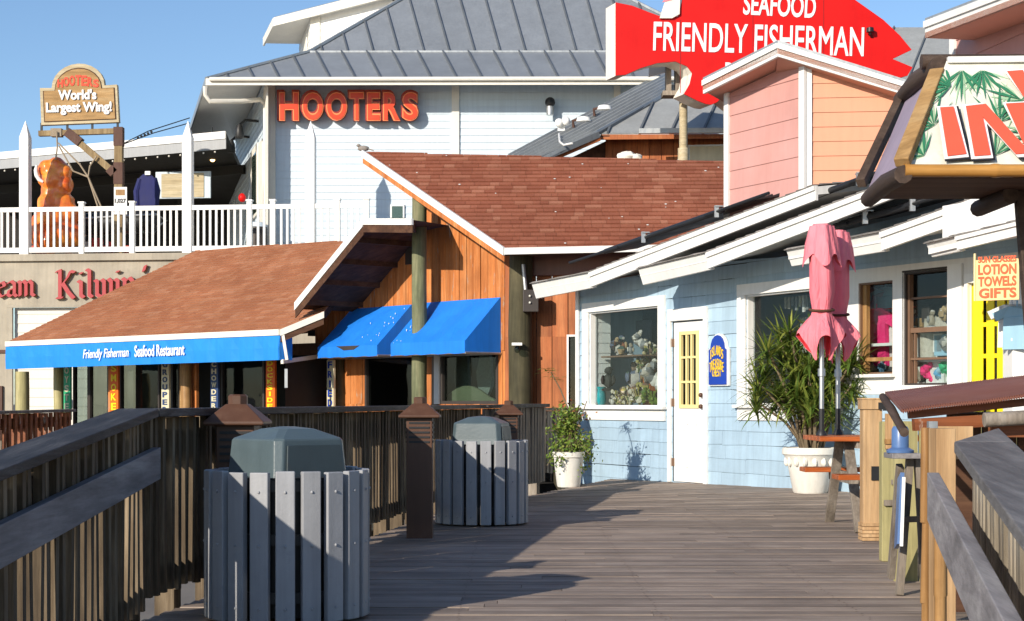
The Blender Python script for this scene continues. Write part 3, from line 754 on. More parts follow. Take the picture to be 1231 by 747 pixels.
# roof sign
sg = thing('roof_sign', 'sloping palm-leaf sign with big red letters framed in bamboo on the stall roof', 'sign', (2.9, 8.5, 2.1))
Fb, Ft, Bb, Bt = V((1.90, 8.0, 2.13)), V((2.22, 8.5, 2.745)), V((1.90, 9.0, 2.13)), V((2.24, 9.5, 2.745))
RX = V((2.2, 0, 0))
m = MB(); nn = RX.cross(Ft - Fb).normalized(); nn = nn if nn.y < 0 else -nn
m.prism([Fb, Fb + RX, Ft + RX * .8, Ft], -nn * .03); m.build('board', M['hut_board'], sg)
SP = P3(Fb, Fb + RX, Ft); sn = SP.n if SP.n.y < 0 else -SP.n
def spx(x, y, lift): return SP.at(x, y) + sn * lift
def zpx(l): return [(1030 + x / 3.736, 60 + y / 3.736) for x, y in l]
rnd = random.Random(5)
FR = [(345, 345, 2.5, 5.6, 150), (300, 480, 2.9, 5.2, 120), (560, 95, .3, 2.6, 130), (470, 95, .6, 2.6, 150), (640, 330, 3.3, 6.1, 170), (735, 230, 2.0, 4.2, 160), (420, 170, 2.2, 4.6, 120), (620, 480, 3.4, 6.0, 150), (820, 380, 2.4, 4.6, 170), (900, 150, 1.6, 4.4, 170)]
for mat, k0 in (('palm_pale', 0), ('palm_green', 1)):
    m = MB(); k = 0
    for fi, (cx, cy, a0, a1, L0) in enumerate(FR):
        for b_ in range(7):
            if (b_ + fi + k0) % 3 == 0 and fi % 2 == k0: continue
            a = lerp(a0, a1, (b_ + k0 * .5) / 7); L = L0 * rnd.uniform(.7, 1.15); wd = rnd.uniform(4, 8); x1, y1 = cx + math.cos(a) * L, cy + math.sin(a) * L
            mx, my = lerp(cx, x1, .45), lerp(cy, y1, .45); q_ = [(cx, cy), (mx - math.sin(a) * wd, my + math.cos(a) * wd), (x1, y1), (mx + math.sin(a) * wd, my - math.cos(a) * wd)]
            q_ = clipp(clipp(q_, 1, 100, False), 1, 496, True)
            q_ = clipp([(x - .30 * (505 - y), y) for x, y in q_], 0, 250, False) if len(q_) > 2 else q_
            if len(q_) < 3: continue
            k += 1; lift = .0015 + .00012 * k + (.006 if k0 else 0)
            m.prism([spx(x, y, lift) for x, y in zpx([(x + .30 * (505 - y), y) for x, y in q_])], -sn * .001)
    m.build('leaf_print', M[mat], sg)
LET = [[(368, 283), (428, 279), (485, 490), (402, 500)], [(483, 277), (547, 271), (594, 495), (522, 500)], [(513, 274), (572, 268), (772, 488), (706, 492)], [(662, 267), (745, 262), (790, 470), (752, 470)],
       [(668, 122), (738, 117), (790, 240), (742, 236)], [(770, 230), (810, 230), (860, 110), (815, 110)]]
def grow(l, g):
    cx = sum(p[0] for p in l) / len(l); cy = sum(p[1] for p in l) / len(l)
    return [(x + g * (1 if x > cx else -1), y + g * .75 * (1 if y > cy else -1)) for x, y in l]
for nm, mat, g, lf in (('letter_shadow', 'ink', 17, .024), ('letter_outline', 'white_letter', 13, .028), ('letters', 'hut_red', 0, .036)):
    m = MB()
    for i, l in enumerate(LET):
        l2 = grow(l, g)
        if nm == 'letter_shadow': l2 = [(x + 7, y + 3) for x, y in l2]
        lf2 = lf + i * .0006; m.prism([spx(x, y, lf2) for x, y in zpx(l2)], -sn * .004)
    m.build(nm, M[mat], sg)
def spart(nm, mat, fn, **k):
    m = MB(); fn(m); return m.build(nm, M[mat], sg, **k)
def node_tube(a, b, r, n): 
    a, b = V(a), V(b); pts, rs = [], []
    for i in range(n):
        for t, q in ((.02, 1.06), (.06, .97), (.94, .95), (.98, 1.08)): pts.append(a + (b - a) * ((i + t) / n)); rs.append(r * q)
    return pts, rs
spart('bamboo_rail', 'bamboo_h', lambda m: m.tube(*node_tube(Fb + V((-.03, -.03, -.02)), Fb + RX + V((0, -.03, -.02)), .032, 5), 14), smooth=True)
spart('edge_board', 'sign_wood', lambda m: m.beam(Fb + V((-.03, -.02, .02)), Ft + V((-.05, -.02, -.06)), .075, .05), bevel=.006)
spart('top_trim', 'white', lambda m: m.beam(Ft + V((0, -.02, 0)), Ft + RX * .8 + V((0, -.02, .02)), .03, .03))
spart('gable_board', 'lilac', lambda m: m.prism([Fb + V((-.02, .06, 0)), Bb + V((0, -.1, 0)), Bt + V((0, -.1, 0)), Ft + V((-.01, .1, 0))], V((.03, 0, 0))))
spart('gable_edge', 'brown_log', lambda m: m.beam(Bb + V((-.02, -.04, .05)), Bt + V((-.02, -.05, 0)), .05, .05))
spart('rafter_log', 'brown_log', lambda m: m.tube([Fb + V((-.03, -.05, -.04)), Fb + V((-.02, .35, -.03)), Bb + V((.03, 0, -.03))], [.045, .05, .045], 9), smooth=True)
spart('rafter_log', 'brown_log', lambda m: m.tube([Ft + V((-.03, .02, -.02)), Ft + V((-.03, .5, -.01)), Bt + V((.0, .08, 0))], [.05, .055, .045], 9), smooth=True)
spart('ridge_log', 'brown_log', lambda m: m.tube([Ft + V((-.1, .12, .02)), Ft + RX * .8 + V((0, .1, .02))], .04, 9), smooth=True)
spart('soffit', 'cedar_dark', lambda m: m.prism([Fb + V((0, .02, -.05)), Fb + RX + V((0, .02, -.05)), Bb + RX + V((0, 0, -.03)), Bb + V((0, 0, -.03))], V((0, 0, .03))))
spart('soffit_log', 'brown_log', lambda m: m.tube([(2.55, 8.5, 2.06), (2.55, 9.1, 2.06)], .045, 10), smooth=True)
# ================================================================== blue gift shop
WP = VP((695, 23.1), (1170, 16.2)); WU = WP.len
def uu(px, off=0): return WP.uz(px, HY, off)[0]
def zz(px, py, off=0): return WP.uz(px, py, off)[1]
shop = thing('gift_shop', 'pale blue gift shop with white trim, stepped white roof edges and a pink upper room', 'shop', WP.pt(WU / 2, 0))
def opening(x0, x1, yt, yb):
    m = (x0 + x1) / 2; return uu(x0), uu(x1), zz(m, yb), zz(m, yt)
W1 = opening(709, 793, 372, 489); W2 = opening(898, 1003, 350, 487); DO = opening(809, 848, 386, 582); DO = (DO[0], DO[1], .0, DO[3])
W3 = opening(1033, 1074, 339, 450); W4 = opening(1087, 1149, 325, 463); D2 = (uu(1168), uu(1214), .05, zz(1190, 340))
HOLES = [W1, W2, DO, W3, W4, D2]
TU = uu(1013)
u_end = uu(1290); TOPZ = 3.1
TP = [(695, 342), (767, 331), (850, 317), (945, 309), (1060, 294), (1290, 240)]
m = MB()
cladding(m, WP.pt(0, 0), WP.u, Z, WP.n, [[(uu(a[0]), -.12), (min(TU, uu(b[0])), -.12), (min(TU, uu(b[0])), zz(*b)), (uu(a[0]), zz(*a))] for a, b in zip(TP[:-2], TP[1:-1])], .165, (.012, .002), HOLES, breaks=(.5, 1.5), wob=.007)
cladding(m, WP.pt(0, 0), WP.u, Z, WP.n, [[(TU, -.12), (u_end, -.12), (u_end, zz(1090, 474)), (TU, zz(1090, 474))]], .165, (.012, .002), HOLES, breaks=(.5, 1.5), wob=.007)
m.build('siding_wall', M['blue_siding'], shop)
m = MB()                                     # white panelled part around the right-hand windows
cladding(m, WP.pt(0, 0), WP.u, Z, WP.n, [[(TU, zz(1090, 474)), (u_end, zz(1090, 474)), (u_end, zz(1090, 318)), (TU, zz(1090, 318))]], 5, (.012, .012), HOLES)
m.build('trim_panel', M['white'], shop)
m = MB(); cladding(m, WP.pt(0, 0), WP.u, Z, WP.n, [[(TU, zz(1090, 318)), (u_end, zz(1090, 318)), (u_end, 3.05), (TU, 2.85)]], .165, (.012, .002)); m.build('siding_wall', M['blue_siding'], shop)
# body behind: end wall, back, floor, ceiling
m = MB()
for a, b, z0, z1, o0, o1 in ((-.0, .06, -.9, 2.62, -4, -.01), (0, u_end, -.9, 2.7, -4.06, -4), (u_end - .06, u_end, -.9, 2.9, -4, -.01)): WP.box(m, a, b, z0, z1, o0, o1)
m.build('end_wall', M['blue_siding'], shop)
m = MB()
WP.box(m, .07, u_end - .07, .0, .05, -3.9, -.02); WP.box(m, .07, u_end - .07, 2.6, 2.66, -3.9, -.1)
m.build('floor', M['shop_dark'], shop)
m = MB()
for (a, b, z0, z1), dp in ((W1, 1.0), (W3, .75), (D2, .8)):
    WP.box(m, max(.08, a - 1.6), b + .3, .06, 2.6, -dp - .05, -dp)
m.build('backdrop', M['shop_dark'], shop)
m = MB()                                     # lapped white lining inside the first window
p0 = WP.pt(W1[0] - .005, 0, -.09)
cladding(m, p0, -WP.n, Z, WP.u, [[(0, W1[2] - .2), (.24, W1[2] - .2), (.24, W1[3] + .2), (0, W1[3] + .2)]], .14, (.012, .002)); m.build('lining', M['white'], shop)

def window(op, frame=.115, sill=True, apron=False, proud=.035, mat='white', pane='glass', fr_in=.03, inm='white', head=None):
    u0, u1, z0, z1 = op; m = MB(); h = head or frame
    WP.box(m, u0 - frame, u0, z0 - .0, z1, .004, proud); WP.box(m, u1, u1 + frame, z0 - .0, z1, .004, proud)
    WP.box(m, u0 - frame, u1 + frame, z1, z1 + h, .004, proud + .003)
    WP.box(m, u0 - .001, u0 + .02, z0, z1, -.10, .0); WP.box(m, u1 - .02, u1 + .001, z0, z1, -.10, .0)
    WP.box(m, u0 + .02, u1 - .02, z1 - .02, z1, -.10, 0); WP.box(m, u0 + .02, u1 - .02, z0, z0 + .02, -.10, 0)
    w_ = m.build('window', M[mat], shop, bevel=.003)
    m = MB(); WP.box(m, u0 + .02, u1 - .02, z0 + .02, z1 - .02, -.085, -.08); m.build('pane', M[pane], w_)
    if sill:
        m = MB(); WP.box(m, u0 - frame - .03, u1 + frame + .03, z0 - .035, z0 + .0, -.0, .085); m.build('sill', M['white'], w_, bevel=.003)
    if apron:
        m = MB(); WP.box(m, u0 - frame, u1 + frame, z0 - .18, z0 - .037, .004, .03); m.build('apron', M['white'], w_)
    return w_
w1 = window(W1, .16, True, True, head=.13); w2 = window(W2, .16, True, True, head=.13)
w3 = window(W3, .02, True, False, mat='brown_frame', proud=.008); w4 = window(W4, .02, False, False, mat='dark_frame', proud=.012)
m = MB()
for yy, h in ((357, .02), (396, .05), (431, .022)):
    z = zz(1118, yy); WP.box(m, W4[0] + .02, W4[1] - .02, z - h / 2, z + h / 2, -.079, -.04)
WP.box(m, W4[0] + .02, W4[0] + .05, W4[2] + .02, W4[3] - .02, -.079, -.03); WP.box(m, W4[0] + .09, W4[0] + .11, W4[2] + .02, zz(1118, 396) - .03, -.079, -.05)
m.build('sash', M['brown_frame'], w4)
m = MB(); z = zz(1053, 432); WP.box(m, W3[0] + .02, W3[1] - .02, z - .02, z + .02, -.079, -.04); WP.box(m, W3[0] + .02, W3[0] + .08, W3[2] + .02, W3[3] - .02, -.079, -.03); m.build('sash', M['bamboo'], w3)
m = MB(); WP.box(m, 0, .07, -.1, TOPZ - .4, .018, .045); m.build('corner_board', M['white'], shop)
m = MB(); WP.box(m, D2[0] - .30, D2[0] - .10, .0, zz(1150, 318), .016, .04); WP.box(m, D2[0] - .05, D2[0] - .005, .0, D2[3] + .05, .016, .05); WP.box(m, D2[0] - .05, D2[1] + .1, D2[3] + .01, D2[3] + .10, .016, .052); m.build('trim_board', M['white_clean'], shop)
# front door
dr = MB(); WP.box(dr, DO[0] + .004, DO[1] - .004, DO[2] + .01, DO[3] - .005, -.06, -.015); u0, u1, z0, z1 = DO
gw = (lerp(u0, u1, .22), lerp(u0, u1, .76), zz(828, 489), zz(828, 400))
dr = MB()
for a, b, c, d in ((u0 + .004, gw[0], z0 + .01, z1 - .005), (gw[1], u1 - .004, z0 + .01, z1 - .005), (gw[0], gw[1], z0 + .01, gw[2]), (gw[0], gw[1], gw[3], z1 - .005)): WP.box(dr, a, b, c, d, -.055, -.012)
for a, b, c, d in ((.27, .45, .19, .66), (.55, .73, .19, .66), (.27, .45, .72, .85), (.55, .73, .72, .85)):
    for e0, e1, f0, f1 in ((a, b, c, c + .012), (a, b, d - .012, d), (a, a + .022, c, d), (b - .022, b, c, d)): WP.box(dr, lerp(u0, u1, e0), lerp(u0, u1, e1), f0, f1, -.012, -.004)
door = dr.build('door', M['white_clean'], shop, bevel=.002)
m = MB()
a, b, c, d = gw
for e0, e1, f0, f1 in ((a - .02, a + .03, c - .02, d + .02), (b - .03, b + .02, c - .02, d + .02), (a + .03, b - .03, c - .02, c + .025), (a + .03, b - .03, d - .025, d + .02)): WP.box(m, e0, e1, f0, f1, -.03, .004)
for t in (.36, .64): WP.box(m, lerp(a, b, t) - .016, lerp(a, b, t) + .016, c + .025, d - .025, -.03, .0)
for t in (1 / 3, 2 / 3): WP.box(m, a + .03, b - .03, lerp(c, d, t) - .014, lerp(c, d, t) + .014, -.028, .002)
m.build('grille', M['pale_yellow'], door)
m = MB(); WP.box(m, a, b, c, d, -.048, -.044); m.build('pane', M['glass_dark'], door)
for z in (.95, 1.09): 
    m = MB(); p = WP.pt(u1 - .07, z, .02); m.blob(p, .03, 10, 6, 0); m.tube([p, WP.pt(u1 - .07, z, -.014)], .014, 8); m.build('handle', M['bronze'], door, smooth=True)
for z in (.25, 1.0, 1.75): m = MB(); WP.box(m, u0 - .012, u0 + .018, z - .05, z + .05, -.01, .016); m.build('hinge', M['brown_frame'], door)
m = MB(); WP.box(m, u0 - .075, u0 - .012, 0, z1 + .01, .004, .04); WP.box(m, u1, u1 + .075, 0, z1 + .01, .004, .04); WP.box(m, u0 - .075, u1 + .075, z1 + .01, z1 + .16, .004, .043); m.build('door_frame', M['white'], shop, bevel=.003)
# yellow gated door
u0, u1, z0, z1 = D2; m = MB()
for t, wd in ((.10, .085), (.46, .05), (.74, .05), (.98, .04)): uc = lerp(u0, u1, t); WP.box(m, uc - wd, uc + wd, z0, z1, -.03, -.012)
for py in (345, 390, 428, 468, 505): z = zz(1190, py); WP.box(m, u0, u1, z - .022, z + .022, -.028, -.014)
yd = m.build('door', M['yellow'], shop, bevel=.004, )
yd['label'] = 'bright yellow barred door'
m = MB(); WP.box(m, u0 + .01, u1 - .01, z0, z1, -.10, -.095); m.build('pane', M['glass'], yd)
m = MB()
for k in range(26):
    uc = R(u0, u1); WP.box(m, uc - .03, uc + .03, z0 + R(.2, 1.), z1 - R(.05, .6), -.16 - R(0, .04), -.15)
m.build('curtain', M['goods_white'], yd)
# gift shop roofs: sloping fascias with shingles rising behind
def roof(pts, off, rise, back, first_grey=True, tilt0=.07):
    tops = [WP.at(x, y, off) for x, y, _ in pts]; bots = [WP.at(x, y, off) for x, _, y in pts]
    n = WP.n
    m = MB()
    for i in range(len(pts) - 1):
        lean = -n * (tilt0 if i == 0 else 0)     # the low end piece leans inwards, a tilt added to dim its sunlight
        a, b, c, d = tops[i], tops[i + 1], bots[i + 1] + lean, bots[i] + lean
        m.prism([a, b, c, d], -n * .04)
    f = m.build('fascia', M['white'], shop, bevel=.003)
    m = MB()
    for i in range(len(pts) - 1):
        a, b, c, d = tops[i], tops[i + 1], bots[i + 1], bots[i]
        if i:
            m.prism([a + n * .024, b + n * .024, b.lerp(c, .33) + n * .024, a.lerp(d, .33) + n * .024], -n * .022)
    m.build('fascia_strip', M['white'], f)
    m = MB()                                   # soffit and deck slab
    m2 = MB()
    for i in range(len(pts) - 1):
        a, b = tops[i] + Z * .004, tops[i + 1] + Z * .004; a2, b2 = a - n * back + Z * rise, b - n * back + Z * rise
        m.prism([a - Z * .10 - n * .03, b - Z * .10 - n * .03, b2 - Z * .10, a2 - Z * .10], Z * .085)
        pl = P3(a, b, b2)
        clad_roof(m2, pl, [a + n * .03, b + n * .03, b2, a2], .13, tilt=(.014, .004), breaks=(.2, .36))
    m.build('soffit', M['white'], shop); m2.build('roof', M['grey_shingle'], shop)
    return tops
r1t = roof([(639, 341, 359), (709, 327.5, 345.5), (980, 223, 241)], .55, .36, 2.6)
r2t = roof([(767, 323, 342.5), (850, 303.5, 323.5), (1075, 217, 238)], .75, .36, 2.4)
r3t = roof([(945, 301, 320), (1059, 279, 301.5), (1200, 228, 252)], .95, .36, 2.2)
r4t = roof([(1113, 293, 309), (1150, 284, 301), (1330, 240, 258)], 1.25, .36, 2.0)
m = MB()
for k, (y0, y1) in enumerate(((243, 262), (262, 284))):
    a = [WP.at(1133, y0 + 5, 1.22 + k * .02), WP.at(1290, y0 - 22, 1.22 + k * .02), WP.at(1290, y1 - 22, 1.22 + k * .02), WP.at(1133, y1 + 5, 1.22 + k * .02)]
    m.prism(a, -WP.n * .25)
m.build('fascia_box', M['white'], shop)
# roof-top water heating pipes
for (x0, y0, x1, y1, off, lft) in ((692, 314, 897, 243, .2, .0), (889, 268, 1062, 206, .35, 0), (985, 276, 1120, 240, .55, 0)):
    hp = thing('heater_pipe', '', 'roof pipes', WP.at(x0, y0, off), 'black heater pipes on the gift shop roof')
    a, b = WP.at(x0, y0 + 1, off), WP.at(x1, y1, off)
    m = MB(); m.tube([a.lerp(b, .2), a.lerp(b, .88)], .034, 10); m.build('manifold', M['black_pipe'], hp, smooth=True)
    m = MB()
    q0_, q1_ = a.lerp(b, .1) - WP.n * .04 + Z * .02, b - WP.n * .04 + Z * .02; m.prism([q0_, q1_, q1_ - WP.n * .7 + Z * .12, q0_ - WP.n * .7 + Z * .12], Z * .02)
    for k in range(1, 7): m.tube([q0_ - WP.n * (k * .11) + Z * (.03 + k * .018), q1_ - WP.n * (k * .11) + Z * (.03 + k * .018)], .012, 6)
    m.build('collector', M['black_pipe'], hp, smooth=True)
    m = MB(); m.tube([a.lerp(b, -.02) + WP.n * .05, a.lerp(b, .3) + WP.n * .05 - Z * .02], .018, 8); m.build('pipe', M['black_pipe'], hp, smooth=True); m = MB(); m.tube([a.lerp(b, .8) + WP.n * .03, a.lerp(b, 1.12) + WP.n * .03], .02, 8); m.build('pipe', M['black_pipe'], hp, smooth=True)
    m = MB()
    for t in (.45, .86): p = a.lerp(b, t); m.box(p + Z * .0 + WP.n * .03, (.05, .05, .14)); m.box(p + Z * .06, (.1, .12, .012))
    m.build('bracket', M['grey_metal'], hp)
    hp['label'] = {692: 'lowest black heater pipes, on the farthest of the gift shop roofs', 889: 'black heater pipes below the salmon wall of the pink upper room', 985: 'black heater pipes behind the closed parasols, under the roof sign'}[x0]
# pink upper room
C = V((3.36, 19.0, 0)); LP_ = VP((872, 20.43), (966, 19.05)); RP = VP((966, 19.05), (1110, 18.9))
pk = thing('upper_room', 'pink upper room with white corner boards behind the blue gift shop roof', 'rooftop room', (3.36, 19, 2.6))
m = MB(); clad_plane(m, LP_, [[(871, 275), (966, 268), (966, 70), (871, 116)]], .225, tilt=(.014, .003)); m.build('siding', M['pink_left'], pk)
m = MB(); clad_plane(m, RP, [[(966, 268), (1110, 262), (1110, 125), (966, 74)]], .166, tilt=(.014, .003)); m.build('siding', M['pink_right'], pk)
for q_, x0_, x1_, y_ in ((LP_, 960, 966.5, 66), (RP, 965.5, 976, 66), (LP_, 870, 875, 112)):
    m = MB(); q_.pbox(m, x0_, y_, x1_, 275, .0, .035); m.build('corner_board', M['white'], pk)
EO = .35
a0, a1 = LP_.at(845, 97, EO), LP_.at(935, 52, EO); b0_, b1_ = LP_.at(845, 113, EO), LP_.at(935, 68, EO)
RB = VP((935, a1.y), (1110, a1.y - .25)); c0, c1 = RB.at(935, 52), RB.at(1110, 106); d0, d1 = RB.at(935, 68), RB.at(1110, 121)
m = MB(); m.prism([a0, a1, b1_, b0_], -LP_.n * .04); m.prism([c0, c1, d1, d0], -RB.n * .04); fa = m.build('fascia', M['white'], pk, bevel=.003)
m = MB(); m.prism([a0 + LP_.n * .02, a1 + LP_.n * .02, a1.lerp(b1_, .4) + LP_.n * .02, a0.lerp(b0_, .4) + LP_.n * .02], -LP_.n * .018); m.prism([c0 + RB.n * .02, c1 + RB.n * .02, c1.lerp(d1, .4) + RB.n * .02, c0.lerp(d0, .4) + RB.n * .02], -RB.n * .018); m.build('fascia_strip', M['white'], fa)
bk = V((-LP_.n.x, -LP_.n.y, 0))
m = MB(); sag = V((2.6, 2.2, -.65))
m.prism([a0 - Z * .03, a1 - Z * .03, c1 - Z * .03, c1 + V((-1.2, 3.4, 0)), a0 + V((1.6, 2.5, -.3))], -Z * .09); m.build('soffit', M['pink_soffit'], pk)
m = MB(); m.prism([a0 + Z * .005, a1 + Z * .005, c1 + Z * .005, c1 + V((-1.2, 3.4, 0)), a0 + V((1.6, 2.5, -.3))], Z * .03); m.build('roof', M['flash'], pk)
m = MB(); m.box((4.6, 20.8, 3.7), (1.9, 2.2, 1.5)); m.build('back_wall', M['pink_right'], pk)
# second pink room at the right edge
L2 = VP((1143, 16.3), (1300, 13.9)); ur = thing('upper_room', 'second pink upper room with a white eave, cut by the top right corner', 'rooftop room', (4.4, 15.6, 3))
m = MB(); clad_plane(m, L2, [[(1143, 200), (1300, 190), (1300, -60), (1143, 30)]], .215, tilt=(.014, .003)); m.build('siding', M['pink_left'], ur)
m = MB(); L2.pbox(m, 1141, 30, 1147, 200, 0, .03); m.build('corner_board', M['white'], ur)
a0, a1, b1_, b0_ = L2.at(1112, 26, .5), L2.at(1300, -46, .5), L2.at(1300, -25, .5), L2.at(1112, 46, .5)
m = MB(); m.prism([a0, a1, b1_, b0_], -L2.n * .04); m.prism([a0 + L2.n * .02, a1 + L2.n * .02, a1.lerp(b1_, .4) + L2.n * .02, a0.lerp(b0_, .4) + L2.n * .02], -L2.n * .018); m.build('fascia', M['white'], ur)
m = MB(); m.prism([b0_ + Z * .05, b1_ + Z * .05, b1_ + Z * .05 - L2.n * 2.6, b0_ + Z * .05 - L2.n * 2.6], -Z * .05); m.build('soffit', M['pink_soffit'], ur)
m = MB(); m.prism([a0, a1, a1 - L2.n * 2.6 + Z * .5, a0 - L2.n * 2.6 + Z * .5], Z * .03); m.build('roof', M['flash'], ur)

# ------------------------------------------------------------------ signs on the shop
def arch(pl, x0, x1, ytop, ysh, ybot, off):
    u0, _ = pl.uz(x0, HY, off); u1, _ = pl.uz(x1, HY, off); xm = (x0 + x1) / 2
    zt, zs, zb = (pl.uz(xm, y, off)[1] for y in (ytop, ysh, ybot)); W = u1 - u0
    pts = [(u0, zb), (u1, zb), (u1, zs)]
    pts += [(u1 - W * .10, zs + (zt - zs) * .12)]
    for k in range(1, 8):
        a = math.pi * k / 8; pts.append(((u0 + u1) / 2 + math.cos(a) * W * .40, zs + (zt - zs) * (.12 + .88 * math.sin(a))))
    pts += [(u0 + W * .10, zs + (zt - zs) * .12), (u0, zs)]
    return pts, (u0, u1, zb, zs, zt)
s_ = thing('wall_sign', 'royal blue arched sign with yellow lettering beside the white shop door', 'sign', WP.at(864, 463, .03))
pts, ex = arch(WP, 853, 877, 401, 420, 464, .03); m = MB(); m.prism([WP.pt(u, z, .045) for u, z in pts], -WP.n * .03); m.build('edge', M['white'], s_)
pts, ex = arch(WP, 854.5, 875, 403, 421, 462.5, .03); m = MB(); m.prism([WP.pt(u, z, .062) for u, z in pts], -WP.n * .02); m.build('board', M['sign_blue'], s_)
u0, u1, zb, zs, zt = ex; W = u1 - u0
def arched(word, zc, h, w, sag):
    m = MB(); n = len(word)
    for i, ch in enumerate(word):
        t = (i + .5) / n * 2 - 1; cw = w / n * (.82 if ch != 'I' else .3)
        q = text_mb(ch, cw, h, WP.pt((u0 + u1) / 2 + t * w / 2 - cw / 2, zc - sag * t * t, .062), WP.u, Z, WP.n, depth=.008, bold=.0)
        m.add(q.v, q.f)
    return m
for wd_, zc, h, wf, sg_ in (('ISLANDS', zz(864, 427), .115, .78, .07), ('TREASURE', zz(864, 443), .115, .84, .06), ('CHEST', zz(864, 453), .10, .52, 0)):
    arched(wd_, zc, h, W * wf, sg_).build('lettering', M['sign_yellow'], s_)
ls = thing('hanging_sign', 'pale orange sign listing lotion, towels and gifts in front of the yellow door', 'sign', P(1198, 362, 14.2))
LPL = VP((1171, 14.3), (1226, 14.1)); m = MB(); LPL.pbox(m, 1173, 312, 1225, 361, -.02, 0); m.build('board', M['sign_orange_bg'], ls)
for tx, y0, y1 in (('SUN GLASSES', 309, 316.5), ('LOTION', 318.5, 331), ('TOWELS', 333, 345), ('GIFTS', 347, 359)):
    text_plane(LPL, tx, 1176 if tx != 'GIFTS' else 1177, y0, 1222, y1, 0, depth=.004, bold=.035).build('lettering', M['sign_red_ink'], ls)
m = MB(); LPL.pbox(m, 1170.5, 305, 1172.6, 362, -.02, .01); m.build('edge', M['pale_yellow'], ls)

# ------------------------------------------------------------------ goods in the shop windows
m = MB(); z = zz(740, 427); WP.box(m, W1[0] + .05, lerp(W1[0], W1[1], .62), z - .02, z, -.75, -.15); m.build('shelf', M['brown_frame'], shop)
m = MB(); WP.box(m, lerp(W1[0], W1[1], .32), lerp(W1[0], W1[1], .42), W1[2], zz(740, 427) - .02, -.6, -.5); m.build('shelf_post', M['cedar_plain'], shop)
m = MB(); WP.box(m, W1[0] - .05, W1[1] + .05, W1[2] - .04, W1[2], -.9, -.1); WP.box(m, W3[0], W3[1] + .02, W3[2] + .3, W3[2] + .33, -.5, -.12); WP.box(m, W4[0], W4[1], zz(1118, 431) - .03, zz(1118, 431), -.5, -.12); WP.box(m, W4[0], W4[1], W4[2] - .02, W4[2] + .02, -.6, -.1); WP.box(m, W4[0], W4[1], zz(1118, 396) - .02, zz(1118, 396), -.5, -.12); m.build('display_shelf', M['white'], shop)
def figurine(px, py, off, h, mat, label, shape='figure'):
    b = WP.at(px, py, off); m = MB(); rng = random.Random(int(px * 7 + py)); k = h
    if shape == 'vase': m.lathe([(.16 * k, 0), (.26 * k, .25 * k), (.24 * k, .6 * k), (.2 * k, .85 * k), (.26 * k, k), (.2 * k, k), (.16 * k, .8 * k)], b, 14)
    elif shape == 'flowers':
        for i in range(26):
            c = b + V((rng.uniform(-.5, .5) * k, rng.uniform(-.25, .25) * k, rng.uniform(.15, .95) * k)); m.blob(c, rng.uniform(.07, .15) * k, 7, 4, .4, rng)
        for i in range(10): m.tube([b, b + V((rng.uniform(-.4, .4) * k, rng.uniform(-.2, .2) * k, .8 * k))], .008, 4)
    elif shape == 'shell':
        for i in range(7):
            a = i * .5; m.blob(b + V((math.cos(a * 2) * .28 * k * (1 - i / 9), math.sin(a * 2) * .12 * k, (.25 + i * .11) * k)), .26 * k * (1 - i / 10), 8, 5, .25, rng)
    else:
        m.lathe([(.24 * k, 0), (.26 * k, .06 * k), (.16 * k, .1 * k)], b, 10); m.blob(b + V((0, 0, .36 * k)), (.2 * k, .16 * k, .28 * k), 9, 6, .2, rng); m.blob(b + V((.02 * k, -.03 * k, .76 * k)), .15 * k, 8, 5, .2, rng)
        for sx in (-1, 1): m.blob(b + V((sx * .2 * k, -.06 * k, .42 * k)), (.08 * k, .08 * k, .18 * k), 7, 4, .2, rng)
    solo('figurine' if shape != 'vase' else 'vase', m, M[mat], label, 'vase' if shape == 'vase' else 'souvenir', b, 'souvenirs in the first shop window', smooth=True)
figurine(723, 488, -.13, .26, 'teal', 'teal vase on the lower left of the first shop window', 'vase')
figurine(731, 470, -.16, .36, 'shop_dark', 'dark figure standing above the teal vase', 'figure')
for px, py, off, h, mat, lb_, sh in (
    (740, 427, -.24, .24, 'goods', 'patterned shell ornament at the left end of the window shelf', 'shell'), (747, 427, -.35, .30, 'goods', 'brown and cream ornament on the middle of the window shelf', 'figure'),
    (758, 427, -.3, .18, 'goods_white', 'small white ornament at the right end of the window shelf', 'figure'), (768, 420, -.5, .26, 'goods_white', 'white hanging ornament shaped like a bird in the first window', 'shell'),
    (736, 488, -.16, .16, 'goods_white', 'little white figurine next to the teal vase', 'figure'), (746, 488, -.22, .22, 'flower', 'cream silk flower bunch in the middle of the window ledge', 'flowers'),
    (757, 488, -.2, .28, 'flower', 'large bunch of pale silk flowers low in the window', 'flowers'), (769, 488, -.25, .30, 'flower', 'yellowish silk flower bunch right of the pale bunch', 'flowers'),
    (784, 488, -.3, .24, 'leaf_small', 'green leafy bunch in the lower right corner of the window', 'flowers'), (784, 470, -.35, .42, 'goods_white', 'tall white shell figure at the right side of the window', 'shell'),
    (777, 450, -.40, .24, 'flower', 'hanging bunch of cream and yellow flowers high on the right', 'flowers'), (784, 432, -.42, .22, 'flower', 'topmost hanging bunch of pale flowers by the right window edge', 'flowers'),
    (762, 470, -.5, .44, 'goods', 'brown carved figure behind the flower bunches', 'figure')): figurine(px, py, off, h, mat, lb_, sh)
for px, py, off, w_, h_, mat, lb_ in ((770, 400, -.9, .5, .34, 'goods', 'dim framed picture high at the back of the first window'), (752, 402, -1.0, .24, .2, 'cedar_plain', 'small orange-brown plaque at the back of the first window')):
    m = MB(); b = WP.at(px, py, off); WP_u = WP.uz(px, py, off)[0]; WP.box(m, WP_u - w_ / 2, WP_u + w_ / 2, b.z - h_ / 2, b.z + h_ / 2, off - .03, off); solo('picture', m, M[mat], lb_, 'picture', b)
